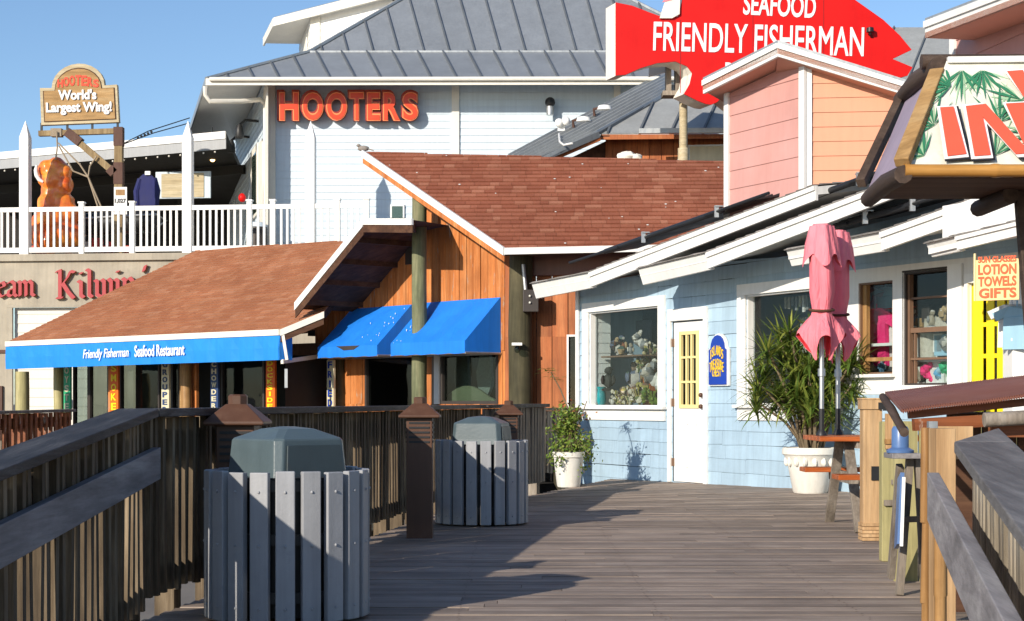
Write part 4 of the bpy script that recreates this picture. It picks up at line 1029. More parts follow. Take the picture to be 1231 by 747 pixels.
def shirt(pl, px, ytop, off, w_, h_, mat, label, name='shirt', group='clothes in the shop windows'):
    u, z = pl.uz(px, ytop, off); pts = [(-.18, 0), (.18, 0), (.5, -.16), (.42, -.34), (.28, -.26), (.30, -1), (-.30, -1), (-.28, -.26), (-.42, -.34), (-.5, -.16)]
    m = MB(); q = [pl.pt(u + x * w_, z + y * h_, off + .02 * math.sin(x * 9)) for x, y in pts]; m.prism(q, -pl.n * .05); m.tube([pl.pt(u, z - .01, off - .02), pl.pt(u, z + .05, off - .02)], .008, 5)
    solo(name, m, M[mat], label, 'shirt', pl.pt(u, z - h_, off), group)
shirt(WP, 1052, 371, -.25, .62, .62, 'hot_pink', 'hot pink shirt hanging in the narrow shop window')
shirt(WP, 1044, 345, -.4, .5, .40, 'lilac', 'greyish lilac shirt above the hot pink shirt'); shirt(WP, 1063, 345, -.4, .5, .42, 'light_blue_cloth', 'pale blue shirt high in the narrow window')
shirt(WP, 1065, 379, -.3, .42, .60, 'cotton', 'white printed shirt to the right of the hot pink shirt')
shirt(WP, 1124, 434, -.2, .50, .36, 'cotton', 'white baby shirt in the bottom row of the wide window')
m = MB(); WP.box(m, W3[0], W3[1], zz(1053, 370.5), zz(1053, 369.2), -.3, -.28); m.build('clothes_rail', M['red_paint'], shop)
def mug(px, py, off, k, mat, label):
    b = WP.at(px, py, off); m = MB(); m.lathe([(.055 * k, 0), (.06 * k, .13 * k), (.05 * k, .13 * k), (.045 * k, .02)], b, 14)
    m.tube([b + V((-.055 * k + -.05 * k * math.sin(t), 0, .065 * k + .045 * k * math.cos(t))) for t in [math.pi * i / 8 for i in range(9)]], .009 * k, 6)
    solo('mug', m, M[mat], label, 'mug', b, 'souvenirs in the wide shop window', smooth=True)
mug(1104, 430, -.2, 1.5, 'cotton', 'white mug on the middle shelf of the wide window'); mug(1116, 430, -.25, 1.9, 'goods_white', 'cream mug beside the white mug on the middle shelf')
for px, yt, yb, w_, mat, lb_, nm in ((1108, 404, 421, .17, 'goods_blue', 'blue towel hanging above the mugs', 'towel'), (1132, 402, 428, .24, 'light_blue_cloth', 'light blue towel at the right of the mugs', 'towel'), (1126, 401, 424, .16, 'cotton', 'white towel between the two blue towels', 'towel'),
                                 (1098, 383, 394, .26, 'sign_wood', 'cardboard box on the upper shelf of the wide window', 'box'), (1127, 381, 394, .42, 'goods_white', 'pale parcel on the upper shelf of the wide window', 'box'), (1112, 366, 388, .12, 'dark_frame', 'dark ornament standing in the upper part of the wide window', 'ornament')):
    u, zt = WP.uz(px, yt, -.22); zb = WP.uz(px, yb, -.22)[1]; m = MB(); WP.box(m, u - w_ / 2, u + w_ / 2, zb, zt, -.3, -.22); solo(nm, m, M[mat], lb_, nm, WP.pt(u, zb, -.26), bevel=.01)
for px, py, h, mat, lb_, sh in ((1105, 462, .30, 'goods_white', 'grey and white soft toy in the lower left of the wide window', 'figure'), (1140, 458, .26, 'green_glass', 'green plush toy in the lower right of the wide window', 'shell'), (1046, 449, .20, 'goods_white', 'white trinket on the bottom shelf of the narrow window', 'shell'), (1060, 449, .18, 'goods_blue', 'blue trinket on the bottom shelf of the narrow window', 'figure')):
    figurine(px, py, -.22, h, mat, lb_, sh)
for i, (px, py, h, mat, sh, lb_) in enumerate((
    (1096, 394, .22, 'goods_blue', 'figure', 'blue and white figure by the left post of the wide window'), (1139, 394, .26, 'goods', 'shell', 'mottled ornament at the right end of the upper shelf'), (1120, 394, .2, 'goods_white', 'figure', 'grey-white figure between the boxes on the upper shelf'),
    (1098, 430, .2, 'teal', 'vase', 'small teal pot left of the mugs'), (1141, 430, .26, 'goods_white', 'shell', 'white ornament at the right end of the mug shelf'), (1116, 462, .24, 'hot_pink', 'shell', 'hot pink soft toy at the bottom of the wide window'), (1131, 462, .2, 'goods_blue', 'shell', 'blue soft toy beside the green plush toy'),
    (1040, 432, .2, 'goods_white', 'figure', 'white figure under the hot pink shirt'))): figurine(px, py, -.2, h, mat, lb_, sh)
# second window: pale blind and hanging trinkets behind the palm
m = MB(); WP.box(m, W2[0] + .1, W2[1] - .7, W2[2] + .55, W2[3] - .25, -.75, -.7); tag(m.build('hanging_blind', M['shop_in'], None, WP.pt(W2[0] + .6, W2[2] + .5, -.7)), 'pale grey blind behind the glass above the strap-leaved plant', 'blind')
m = MB()
for k in range(16): u = lerp(W2[0] + .3, W2[1] - .3, k / 15); WP.box(m, u - .02, u + .02, W2[3] - R(.08, .25), W2[3] - .03, -.35, -.33)
tag(m.build('hanging_trinkets', M['goods_white'], None, WP.pt(W2[0] + 1, W2[3] - .2, -.3)), 'row of white dangling trinkets along the top of the window behind the parasols', 'trinkets')
m = MB()
for k in range(8):
    u = lerp(W2[0] + .1, W2[1] - .5, k / 7); h = .5 + .18 * math.sin(k * 1.3); m.prism([WP.pt(u + a * .13, W2[2] + h * b, -.5) for a, b in ((-1, 0), (1, 0), (1, .8), (.5, .97), (0, 1.02), (-.5, .97), (-1, .8))], -WP.n * .05)
tag(m.build('display_rack', M['shop_dark'], None, WP.pt(W2[0] + 1, W2[2], -.5)), 'dark scalloped rack behind the glass of the window with the pale blind', 'rack')
# clothes on the rail outside the yellow door
for i, (px, mat, lb_) in enumerate(((1216, 'cotton', 'white shirt hanging outside beside the yellow door'), (1222, 'light_blue_cloth', 'grey-blue shirt hanging outside by the hut post'))):
    shirt(LPL, px, 366 + i * 2, -.6 + .1 * i, .42, .38, mat, lb_, group='clothes hanging outside the shop')
wc = thing('display_cabinet', 'white cabinet under the shirts hanging outside the shop', 'cabinet', (4.5, 14.8, 0)); m = MB(); m.box((4.62, 14.8, .77), (.42, .3, 1.54)); m.build('body', M['white_clean'], wc, bevel=.006); m = MB(); m.box((4.62, 14.8, 1.553), (.46, .34, .025)); m.build('top', M['white_clean'], wc)

# ------------------------------------------------------------------ plants
def leaf_strip(m, b, dr, L, wd, droop, n=4):
    side = dr.cross(Z); side = side.normalized() if side.length > .05 else V((1, 0, 0)); p = V(b); d = V(dr).normalized(); vs = []
    for i in range(n + 1):
        t = i / n; k = wd * (0.45 + 1.6 * t * (1 - t)) * (1 - t ** 3); up = side.cross(d) * k * .25
        vs += [p - side * k + up, p, p + side * k + up]
        d = (d + V((0, 0, -droop / n))).normalized(); p = p + d * (L / n)
    m.add(vs, [f for i in range(n) for f in ([i * 3, i * 3 + 1, i * 3 + 4, i * 3 + 3], [i * 3 + 1, i * 3 + 2, i * 3 + 5, i * 3 + 4])])
bp = (3.2, 17.85, 0); rngp = random.Random(11)
pl_ = thing('potted_plant', 'tall strap-leaved plant in a big chalky white pot below the parasols', 'potted plant', bp); c = V(bp) + Z * zd(bp[0], bp[1])
m = MB(); m.lathe([(.17, 0), (.185, .02), (.235, .28), (.275, .40), (.285, .41), (.30, .42), (.30, .475), (.285, .49), (.255, .488), (.24, .43)], c, 36)
for k in range(16):
    a = 2 * math.pi * k / 16; m.blob(c + V((math.cos(a) * .255, math.sin(a) * .255, .34)), (.03, .03, .05), 7, 5, .1)
m.build('pot', M['pot_white'], pl_, smooth=True)
m = MB(); m.lathe([(.24, .44), (.235, .455)], c, 24); m.build('soil', M['soil'], pl_)
st_, lf_ = MB(), MB()
for k in range(40):
    a = rngp.uniform(0, 2 * math.pi); rr = rngp.uniform(0, .14); base = c + V((math.cos(a) * rr, math.sin(a) * rr, .44))
    sp = min(.33, abs(rngp.gauss(0, .21))); h = rngp.uniform(.48, 1.34); top = base + V((math.cos(a) * sp * 1.5 - .12 * h, math.sin(a) * sp * .9 - .05, h * (1 - sp * .25)))
    mid = base.lerp(top, .5) + V((math.cos(a) * -.03, 0, .05)); st_.tube([base, mid, top], [.020, .016, .011], 6)
    for q in range(46):
        th = rngp.uniform(0, 2 * math.pi); el = rngp.uniform(-.2, 1.35); d = V((math.cos(th) * math.cos(el), math.sin(th) * math.cos(el), math.sin(el)))
        leaf_strip(lf_, top - Z * rngp.uniform(0, .16), d, rngp.uniform(.24, .42), rngp.uniform(.014, .023), rngp.uniform(.3, 1.2))
st_.build('stems', M['stem'], pl_, smooth=True); lf_.build('leaves', M['leaf_long'], pl_)
bp2 = (.70, 20.55, 0); p2 = thing('potted_plant', 'trailing leafy plant with one tall bare shoot in a small white flowerpot', 'potted plant', bp2); c = V(bp2) + Z * zd(.7, 20.55)
m = MB(); m.lathe([(.135, 0), (.145, .02), (.185, .36), (.20, .37), (.20, .43), (.185, .435), (.17, .38)], c, 28); m.build('pot', M['pot_white'], p2, smooth=True)
m = MB(); m.lathe([(.17, .39), (.168, .405)], c, 20); m.build('soil', M['soil'], p2)
def leaflet(m, p, rng, s):
    d = V((rng.gauss(0, 1), rng.gauss(0, 1), rng.gauss(0, .7))).normalized(); e = d.orthogonal().normalized(); e = Matrix.Rotation(rng.uniform(0, 6.28), 3, d) @ e
    m.add([p - d * s, p + e * s * .5, p + d * s, p - e * s * .5], [[0, 1, 2, 3]])
lf2, st2, dry = MB(), MB(), MB(); rng2 = random.Random(4)
for k in range(60):
    a = rng2.uniform(0, 6.28); R_ = rng2.uniform(.05, .40); h = rng2.uniform(.25, .62) if R_ < .2 else rng2.uniform(-.25, .30)
    b = c + V((0, 0, .42)); e = c + V((math.cos(a) * R_, math.sin(a) * R_ * .8, .42 + h)); mid = b.lerp(e, .55) + Z * .12
    st2.tube([b, mid, e], .005, 4)
    for q in range(34):
        t = rng2.uniform(.3, 1); p = b.lerp(mid, t * 2) if t < .5 else mid.lerp(e, t * 2 - 1); leaflet(lf2, p + V((rng2.gauss(0, .045), rng2.gauss(0, .045), rng2.gauss(0, .04))), rng2, rng2.uniform(.016, .034))
for k in range(70): leaflet(dry, c + V((rng2.gauss(.05, .14), rng2.gauss(0, .1), .85 + rng2.gauss(0, .12))), rng2, .026)
tip = c + V((-.22, 0, 1.42)); st2.tube([c + V((0, 0, .42)), c + V((.02, 0, .9)), c + V((-.10, 0, 1.2)), tip], [.012, .01, .008, .006], 6)
for k in range(6): st2.tube([c + V((0, 0, .42)), c + V((rng2.uniform(-.1, .22), rng2.uniform(-.1, .1), rng2.uniform(.85, 1.1)))], .006, 5)
for k in range(26):
    a = rng2.uniform(0, 6.28); leaf_strip(lf2, tip + V((rng2.uniform(-.1, .14), 0, rng2.uniform(-.12, .04))), V((math.cos(a), math.sin(a) * .5, .35)), rng2.uniform(.08, .17), .016, .8, 3)
st2.build('stems', M['stem'], p2, smooth=True); lf2.build('leaves', M['leaf_small'], p2); dry.build('red_leaves', M['leaf_dry'], p2)
# ================================================================== brown restaurant with blue awnings
WR = VP((388, 29.7), (607, 26.0)); OR_ = .7
rs = thing('restaurant', 'orange-brown board restaurant with a red shingle gable and two blue window awnings', 'restaurant', WR.pt(WR.len / 2, -.9))
def ru(px, off=0): return WR.uz(px, HY, off)[0]
def rz(px, py, off=0): return WR.uz(px, py, off)[1]
def ropen(x0, x1, yt, yb): m = (x0 + x1) / 2; return ru(x0), ru(x1), rz(m, yb), rz(m, yt)
RW1, RW2 = ropen(440, 500, 427, 492), ropen(531, 600, 423, 486)
m = MB()
clad_plane(m, WR, [[(380, 545), (505, 545), (505, 270), (440, 276), (380, 350)], [(505, 545), (608, 545), (608, 302), (505, 230)]], .175, True, tilt=(.012, .012), rnd=.02, gap=.012, holes=[RW1, RW2])
m.build('board_wall', M['cedar'], rs)
WF = VP((607, 26.0), (770, 25.6))
m = MB(); clad_plane(m, WF, [[(607, 545), (770, 545), (770, 300), (607, 300)]], .25, True, tilt=(.012, .012), rnd=.02, gap=.012, holes=[(WF.uz(684, 0)[0], WF.uz(700, 0)[0], -.9, WF.uz(690, 405)[1])])
m.build('board_wall', M['cedar_plain'], rs)
m = MB(); WR.box(m, 0, WR.len, -.9, 3.2, -.05, -.012); m2 = MB()
# hollow dark rooms behind the glass
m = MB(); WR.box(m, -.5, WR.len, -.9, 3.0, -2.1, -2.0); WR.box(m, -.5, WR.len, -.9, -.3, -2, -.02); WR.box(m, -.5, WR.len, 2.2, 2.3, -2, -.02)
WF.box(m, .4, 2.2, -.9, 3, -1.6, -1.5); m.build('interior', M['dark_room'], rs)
for op in (RW1, RW2):
    u0, u1, z0, z1 = op; m = MB()
    for a, b, c, d in ((u0 - .0, u0 + .05, z0, z1), (u1 - .05, u1, z0, z1), (u0 + .05, u1 - .05, z1 - .05, z1), (u0 + .05, u1 - .05, z0, z0 + .05)): WR.box(m, a, b, c, d, -.06, .03)
    wd = m.build('window', M['dark_frame'], rs); m = MB(); WR.box(m, u0 + .05, u1 - .05, z0 + .05, z1 - .05, -.03, -.02); m.build('pane', M['glass_dark'], wd)
m = MB(); u0 = RW2[0]; WR.box(m, u0 - .13, u0 - .005, RW2[2], RW2[3], .0, .06); m.build('trim_board', M['white'], rs)
m = MB(); WR.pbox(m, 519, 424, 526, 492, .014, .04); m.build('trim_board', M['grey_plank'], rs)
u0, z = WF.uz(684, 405); m = MB(); WF.box(m, u0 - .03, u0, -.9, z, .01, .04); WF.box(m, u0 - .03, u0 + .3, z, z + .03, .01, .045); m.build('trim_board', M['white'], rs)
m = MB(); WF.box(m, u0 + .01, u0 + .3, -.9, z, -.05, -.04); m.build('pane', M['glass_dark'], rs)
# things seen in the restaurant window
for px, lb_ in ((555, 'pale blue surfboard shape behind the glass, left of the pair'), (582, 'pale blue surfboard shape behind the glass, right of the pair')):
    m = MB(); u, z = WR.uz(px, 470, -.5); m.prism([WR.pt(u + .20 * math.sin(a) * (1 if math.cos(a) < 0 else .8), z + .32 + .42 * math.cos(a), -.5) for a in [2 * math.pi * k / 20 for k in range(20)]], -WR.n * .06)
    solo('surfboard', m, M['goods_blue'], lb_, 'surfboard', WR.pt(u, z, -.5), 'surfboards in the restaurant window')
m = MB(); u0, z0 = WR.uz(532, 486, -.2); u1, _ = WR.uz(600, 486, -.2); m.prism([WR.pt(lerp(u0, u1, t), z0 + (.08 + .22 * math.sin(math.pi * min(1, t * 1.15)) if 0 < i < 12 else -.05), -.2) for i, t in enumerate([0] + [k / 11 for k in range(11)] + [1, 1])][:14], -WR.n * .04)
solo('window_banner', m, M['cream_sign'], 'cream wave-shaped banner low behind the restaurant glass', 'banner', WR.pt(u0, z0, -.2))
# red shingle roof
E1, E2, R1 = OR1 = WR.at(607, 300, OR_), P(900, 294, 24.95), WR.at(437, 183, OR_)
RP3 = P3(E1, E2, R1); R2 = RP3.at(960, 197)
if True:
    m = MB(); clad_roof(m, RP3, [E1, E2, R2, R1], .125, tilt=(.022, .004), breaks=(.10, .32), gap=.016); m.build('roof', M['red_shingle'], rs)
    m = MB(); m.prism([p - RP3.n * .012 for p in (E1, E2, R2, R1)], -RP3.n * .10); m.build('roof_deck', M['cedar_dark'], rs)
    m = MB(); bk = V((0, 5.5, -1.4)); rq = R1.lerp(R2, .35); m.prism([rq, R2, R2 + bk, rq + bk], -Z * .08); m.build('roof', M['red_shingle'], rs)
rgd = random.Random(3); m = MB()
for k in range(24):
    t, s_ = rgd.random(), rgd.random(); p = E1.lerp(E2, t * .85).lerp(R1.lerp(R2, t * .85), s_) + RP3.n * .024; q_ = rgd.uniform(.008, .02); m.frame(p, RP3.u * q_ * 1.6, RP3.v * q_, RP3.n * .006)
m.build('speckles', M['white'], rs)
def strip(m, a, b, h, out, th=.04, up=Z):
    m.prism([a + out * th, b + out * th, b + out * th - up * h, a + out * th - up * h], -out * th)
m = MB(); strip(m, R1 + Z * .03, E1 + Z * .03, .12, WR.n); strip(m, E1 + Z * .02, E2 + Z * .02, .10, WF.n); m.build('fascia', M['white'], rs)
m = MB(); strip(m, R1 - Z * .10, E1 - Z * .10, .085, WR.n, .015); m.build('rake_board', M['cedar'], rs)
m = MB(); WF.pbox(m, 638, 305, 760, 331, -.02, .10); m.build('eave_box', M['maroon_panel'], rs, bevel=.01)
# lower left roof with deep overhang
LO = 1.25; q0, q1, q2 = WR.at(497, 263, LO), WR.at(438, 263, LO), WR.at(356, 364, LO)
bk = -WR.n * (LO + 1.2)
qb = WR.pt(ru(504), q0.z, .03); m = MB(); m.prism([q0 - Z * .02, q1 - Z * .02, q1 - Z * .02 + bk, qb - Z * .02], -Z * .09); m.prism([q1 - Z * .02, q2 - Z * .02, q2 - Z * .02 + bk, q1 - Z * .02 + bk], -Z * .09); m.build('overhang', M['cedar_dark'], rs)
m = MB(); strip(m, q0, q1, .10, WR.n); strip(m, q1, q2, .13, WR.n); m.build('fascia', M['white'], rs)
m = MB(); strip(m, q0 - Z * .10, q1 - Z * .10, .12, WR.n, .02); strip(m, q1 - Z * .13, q2 - Z * .13, .13, WR.n, .02); m.build('rake_board', M['cedar_dark'], rs)
m = MB()
for t in (.15, .4, .65, .9):
    a = q1.lerp(q2, t) - Z * .12; m.beam(a, a + bk * .95, .08, .1)
m.build('rafter', M['cedar_dark'], rs)
pl = P3(q1, q2, q2 + bk); m = MB(); clad_roof(m, pl, [q1, q2, q2 + bk, q1 + bk], .14, breaks=(.2, .4)); m.build('roof', M['red_shingle'], rs)
m = MB(); WR.pbox(m, 487, 287, 495, 318, .01, .05); m.build('vent', M['dark_frame'], rs)
# awnings
def awning(x0, x1, yt0, yt1, depth, yv, yb, label):
    u0, u1 = ru(x0), ru(x1); zt = (rz(x0, yt0) + rz(x1, yt1)) / 2
    _, zv = WR.uz(*yv, depth); _, zb = WR.uz(*yb, depth)
    A0, A1 = WR.pt(u0, zt, .03), WR.pt(u1, zt, .03); V0, V1 = WR.pt(u0, zv, depth), WR.pt(u1, zv, depth); B0, B1 = WR.pt(u0, zb, depth), WR.pt(u1, zb, depth); K0, K1 = WR.pt(u0, zb, .03), WR.pt(u1, zb, .03)
    m = MB(); nn = 14; rows = []
    for (a0, a1), cnt in (((A0, V0), 5),): pass
    vs = []; rr = [(A0, A1), (A0.lerp(V0, .33), A1.lerp(V1, .33)), (A0.lerp(V0, .66), A1.lerp(V1, .66)), (V0, V1), (B0, B1)]
    for j, (a, b) in enumerate(rr):
        for i in range(nn + 1):
            t = i / nn; sag = .018 * (math.cos(t * math.pi * 6) - 1) * (1 if 0 < j < 3 else 0) - (.008 * (math.cos(t * math.pi * 9) + 1) if j == 4 else 0)
            vs.append(a.lerp(b, t) + Z * sag)
    m.add(vs, [[j * (nn + 1) + i, j * (nn + 1) + i + 1, (j + 1) * (nn + 1) + i + 1, (j + 1) * (nn + 1) + i] for j in range(4) for i in range(nn)])
    th = WR.u * .012
    m.prism([A0, V0, B0, K0], th); m.prism([A1, V1, B1, K1], -th)
    aw = m.build('awning', M['blue_awning'], rs); aw['label'] = label
    m = MB()
    for a, b in ((K0, B0), (K1, B1), (B0 - WR.n * .02, B1 - WR.n * .02), (K0, K1)): m.tube([a, b], .018, 6)
    m.build('awning_frame', M['grey_metal'], aw)
    m = MB(); rg = random.Random(int(x0))
    for k in range(16):                         # bird droppings near the piling
        if x1 < 510: u, t = u1 - abs(rg.gauss(0, .3)), rg.uniform(.1, 1)
        else: u, t = u0 + abs(rg.gauss(.15, .35)), rg.uniform(0, 1)
        if not (u0 + .05 < u < u1 - .05): continue
        p = WR.pt(u, lerp(zt, zv, t), lerp(.03, depth, t)) + (Z * .8 + WR.n * .6) * .012; s_ = rg.uniform(.004, .011); m.box(p, (s_, s_, s_ * 2.2))
    m.build('speckles', M['white'], aw)
    return aw
aw1 = awning(424.6, 497, 371, 367, .75, (425, 416), (425, 428.5), 'blue awning left of the green piling, with a small tear')
m = MB(); WR.prism(m, [(404, 416.5), (432, 415.5), (425, 420.5), (413, 421.5)], .752, .757); m.build('tear', M['dark_frame'], aw1)
awning(513, 603.5, 364, 358, .75, (520, 411), (520, 425.5), 'blue awning right of the green piling')
# pilings, lights
def piling(px, yt, d, r_, mat, label, zb=-.9):
    t = P(px, yt, d); m = MB(); k = 7; pts = [V((t.x + R(-.01, .01), t.y, lerp(zb, t.z, i / k))) for i in range(k + 1)]; m.tube(pts, [r_ * lerp(1.04, .95, i / k) for i in range(k + 1)], 14)
    return solo('piling', m, M[mat], label, 'piling', (t.x, t.y, zb), 'wooden pilings of the restaurant', smooth=True)
piling(504.5, 236, 26.9, .125, 'pile_green', 'tall green-brown piling between the two blue awnings')
piling(626, 308, 25.75, .19, 'pile_dark', 'thick dark piling with an electrical box near the shop')
eb = thing('electrical_box', 'dark electrical box fixed high on the thick dark piling', 'electrical box', P(638, 372, 25.5)); m = MB(); p = P(638, 362, 25.5); m.box(p, (.24, .14, .34)); m.build('case', M['dark_frame'], eb, bevel=.01); m = MB(); m.tube([P(632, 350, 25.5), P(629, 318, 25.5)], .03, 8); m.build('conduit', M['grey_metal'], eb)
m = MB()
for dy in (356, 364): m.blob(P(637, dy, 25.41), .018, 8, 4, 0)
m.build('knob', M['cream'], eb)
sl_ = thing('security_light', 'white security light on the brown wall beside the thick dark piling', 'wall light', P(622, 424, 25.5)); m = MB(); m.box(P(621.5, 414, 25.48), (.16, .10, .045)); m.build('housing', M['white_clean'], sl_, bevel=.005); m = MB(); m.blob(P(622, 420, 25.46), (.05, .05, .06), 10, 6, 0); m.build('lens', M['glass_dark'], sl_, smooth=True)
m = MB(); b = P(437, 183, 28.05); m.blob(b + V((0, 0, .09)), (.15, .075, .075), 10, 7, .05); m.blob(b + V((-.125, -.02, .165)), (.05, .042, .045), 8, 6, .02); m.tube([b + V((-.07, 0, .12)), b + V((-.12, -.01, .16))], [.05, .035], 8); m.prism([b + V((.1, -.03, .07)), b + V((.26, -.03, .03)), b + V((.26, .03, .03)), b + V((.1, .03, .07))], Z * .025); m.tube([b + V((-.165, -.02, .16)), b + V((-.205, -.02, .152))], [.012, .003], 6)
for s_ in (-.03, .03): m.tube([b + V((0, s_, .05)), b + V((.0, s_, -.03))], .008, 5)
m.v = [b + (p - b) * .66 for p in m.v]
solo('pigeon', m, M['bird'], 'grey-brown pigeon perched on the peak of the red shingle roof', 'bird', b, smooth=True)

# ================================================================== low wing with the long blue valance
WL = VP((8, 33.9), (337, 28.0))
lw = thing('restaurant_wing', 'low restaurant wing under a faded red hip roof with a long blue lettered valance', 'restaurant', WL.pt(WL.len / 2, -.9))
e0, e1 = WL.at(8, 412), WL.at(337, 397.5); z_av = (e0.z + e1.z) / 2
rr_ = P(410, 290, 32.0); LP3 = P3(e0, e1, rr_)
l_px = [(337, 397.5), (389, 376), (425, 330), (425, 296), (410, 290), (312, 296), (235, 302)]
lp = [e0, e1] + [LP3.at(x, y) for x, y in l_px[1:]]
m = MB(); clad_roof(m, LP3, lp, .12, tilt=(.016, .003), breaks=(.12, .36), gap=.008); m.build('roof', M['orange_shingle'], lw)
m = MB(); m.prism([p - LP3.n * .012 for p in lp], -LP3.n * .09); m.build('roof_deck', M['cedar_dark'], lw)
m = MB(); a, b = lp[-1], lp[-3]; m.prism([a, b, b + V((1, 3, -1.4)), e0 + V((1.0, 5, 0)), e0], -Z * .05); m.build('roof', M['orange_shingle'], lw)
m = MB(); strip(m, e0 + Z * .02, e1 + Z * .02, .10, WL.n); strip(m, e1 + Z * .02, lp[2] + Z * .02, .11, V((.3, -.95, 0))); m.build('fascia', M['cream'], lw)
m = MB(); strip(m, e1 - Z * .10, lp[2] - Z * .10, .10, V((.3, -.95, 0)), .02); m.build('rake_board', M['cedar_dark'], lw)
u1 = WL.len; m = MB(); zt0 = WL.uz(170, 406)[1] - .085
def wz(px, py, off=0): return WL.uz(px, py, off)[1]
n = 40; vs = []
for i in range(n + 1):
    u = lerp(0, u1, i / n)
    zt, zb = lerp(e0.z, e1.z, i / n) - .085, lerp(wz(8, 444), wz(337, 433), i / n)
    w_ = .012 * math.sin(i * 2.1); vs += [WL.pt(u, zt, .02), WL.pt(u, (zt + zb) / 2, .03 + w_), WL.pt(u, zb, .02 + w_ * 1.5)]
nv = len(vs); vs += [p - WL.n * .012 for p in vs]
fs = [[i * 3 + j, i * 3 + j + 1, i * 3 + j + 4, i * 3 + j + 3] for i in range(n) for j in range(2)]; fs += [[q_ + nv for q_ in f[::-1]] for f in fs]
m.add(vs, fs); bl0 = WL.pt(u1, wz(337, 402), .02)
m.prism([WL.pt(u1, e1.z - .09, .02), WL.pt(u1, wz(337, 433), .02), WL.pt(u1, wz(337, 433), -.25), WL.pt(u1, e1.z - .09, -.25)], WL.u * .012)
val = m.build('valance', M['blue_valance'], lw)
def wl_text(s, x0, x1, yb0, h_px, **k):
    o = WL.at(x0, yb0, .06); e = WL.at(x1, yb0 - (x1 - x0) * .038, .06); u_ = (e - o); L = u_.length; sc_ = (o.y / F) * h_px
    return text_mb(s, L, sc_, o, u_.normalized(), Z, WL.n, **k)
wl_text('Friendly Fisherman', 100, 155, 434.5, 14, shear=.22, bold=.015, depth=.004).build('lettering', M['white_letter'], val)
wl_text('Seafood Restaurant', 162, 222, 429.5, 14, bold=.02, depth=.004).build('lettering', M['white_letter'], val)
# walls behind: glass fronts, boards, posts
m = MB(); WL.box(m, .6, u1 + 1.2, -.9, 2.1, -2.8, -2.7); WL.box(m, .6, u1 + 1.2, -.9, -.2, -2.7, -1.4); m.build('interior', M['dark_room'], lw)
m = MB(); WL.box(m, 1.1, u1 - .0, 1.85, 2.05, -1.5, -1.3); WL.box(m, 1.1, u1, -.9, .35, -1.5, -1.35); m.build('board_wall', M['cedar_dark'], lw)
for x0, x1 in ((88, 107), (107, 131), (144, 192), (206, 216), (266, 318)):
    ua, ub = WL.uz(x0, HY, -1.35)[0], WL.uz(x1, HY, -1.35)[0]; m = MB()
    for a, b, c, d in ((ua, ua + .05, .35, 1.85), (ub - .05, ub, .35, 1.85)): WL.box(m, a, b, c, d, -1.42, -1.34)
    wd = m.build('window', M['dark_frame'], lw); m = MB(); WL.box(m, ua + .05, ub - .05, .35, 1.85, -1.4, -1.39); m.build('pane', M['glass_dark'], wd)
for x0, x1, mt in ((217, 231, 'sign_wood'), (231, 237, 'cedar'), (131, 133, 'cedar')):
    m = MB(); ua, ub = WL.uz(x0, HY, -1.2)[0], WL.uz(x1, HY, -1.2)[0]; WL.box(m, ua, ub, -.9, 1.9, -1.24, -1.18); m.build('trim_board', M[mt], lw)
m = MB(); m.prism([P(343, 434, 28.3), P(390, 430, 29.4), P(390, 500, 29.4), P(343, 500, 28.3)], V((.1, .2, 0)) * .5); m.build('door', M['dark_room'], lw)  # deep shade of the door recess, put in as a near-black slab
m = MB(); m.beam(P(340, 401, 28), P(345, 433, 28), .05, .05, V((0, 1, 0))); m.beam(P(339, 435, 28.0), P(388, 428, 29.3), .05, .07); m.build('door_frame', M['cream'], lw)
m = MB(); m.box(P(344, 455, 28.1), (.05, .02, .32)); m.build('door_pull', M['flash'], lw)
for px, d, yt, mt, lb_ in ((27, 33.4, 447, 'post_treated', 'pale greenish piling under the far end of the blue valance'), (71, WL.at(71, 441, -1.15).y, 441, 'post_treated', 'greenish piling beside the green painted sign'), (224, WL.at(224, 432, -1.05).y, 432, 'bamboo', 'yellowish piling between the cream signs'), (408, 29.2, 415, 'pile_dark', 'dark knotted piling left of the orange wall boards')):
    piling(px, yt, d, .11 if px != 27 else .14, mt, lb_)
def post_sign(px, d, yt, yb, wpx, word, bgm, fgm, label, sp=.125):
    pl = VP((px - 10, d + .18), (px + 10, d - .18)); s_ = thing('post_sign', label, 'sign', P(px, yb, d), 'painted word boards on the restaurant posts')
    m = MB(); ua, ub = pl.uz(px - wpx / 2, HY)[0], pl.uz(px + wpx / 2, HY)[0]; za, zb_ = pl.uz(px, yb)[1], pl.uz(px, yt)[1]; pl.box(m, ua, ub, za, zb_, -.04, 0); m.build('board', M[bgm], s_)
    h = (zb_ - za) / len(word); m = MB()
    for i, ch in enumerate(word):
        cw = (ub - ua) * (.62 if ch != 'I' else .22); q_ = text_mb(ch, cw, h * .74, pl.pt((ua + ub) / 2 - cw / 2, zb_ - (i + .88) * h, 0), pl.u, Z, pl.n, depth=.008, bold=.03); m.add(q_.v, q_.f)
    m.build('lettering', M[fgm], s_)
post_sign(80.5, WL.at(80.5, 440, -1.1).y, 440, 505, 8, 'OYSTER', 'green_paint', 'cream_sign', 'green painted word board at the far end of the valance')
post_sign(137, WL.at(137, 440, -1.1).y, 437, 506, 10, 'SMOKED', 'orange_sign', 'yellow', 'orange word board between the two pale green windows')
post_sign(198.5, WL.at(198.5, 440, -1.1).y, 434, 497, 9, 'GROUPER', 'cream_sign', 'navy_sign', 'cream word board with dark letters beside the yellowish piling')
post_sign(257.5, WL.at(257.5, 440, -1.1).y, 434, 492, 9, 'CHOWDER', 'navy_sign', 'cream_sign', 'navy word board with pale letters near the middle bollard')
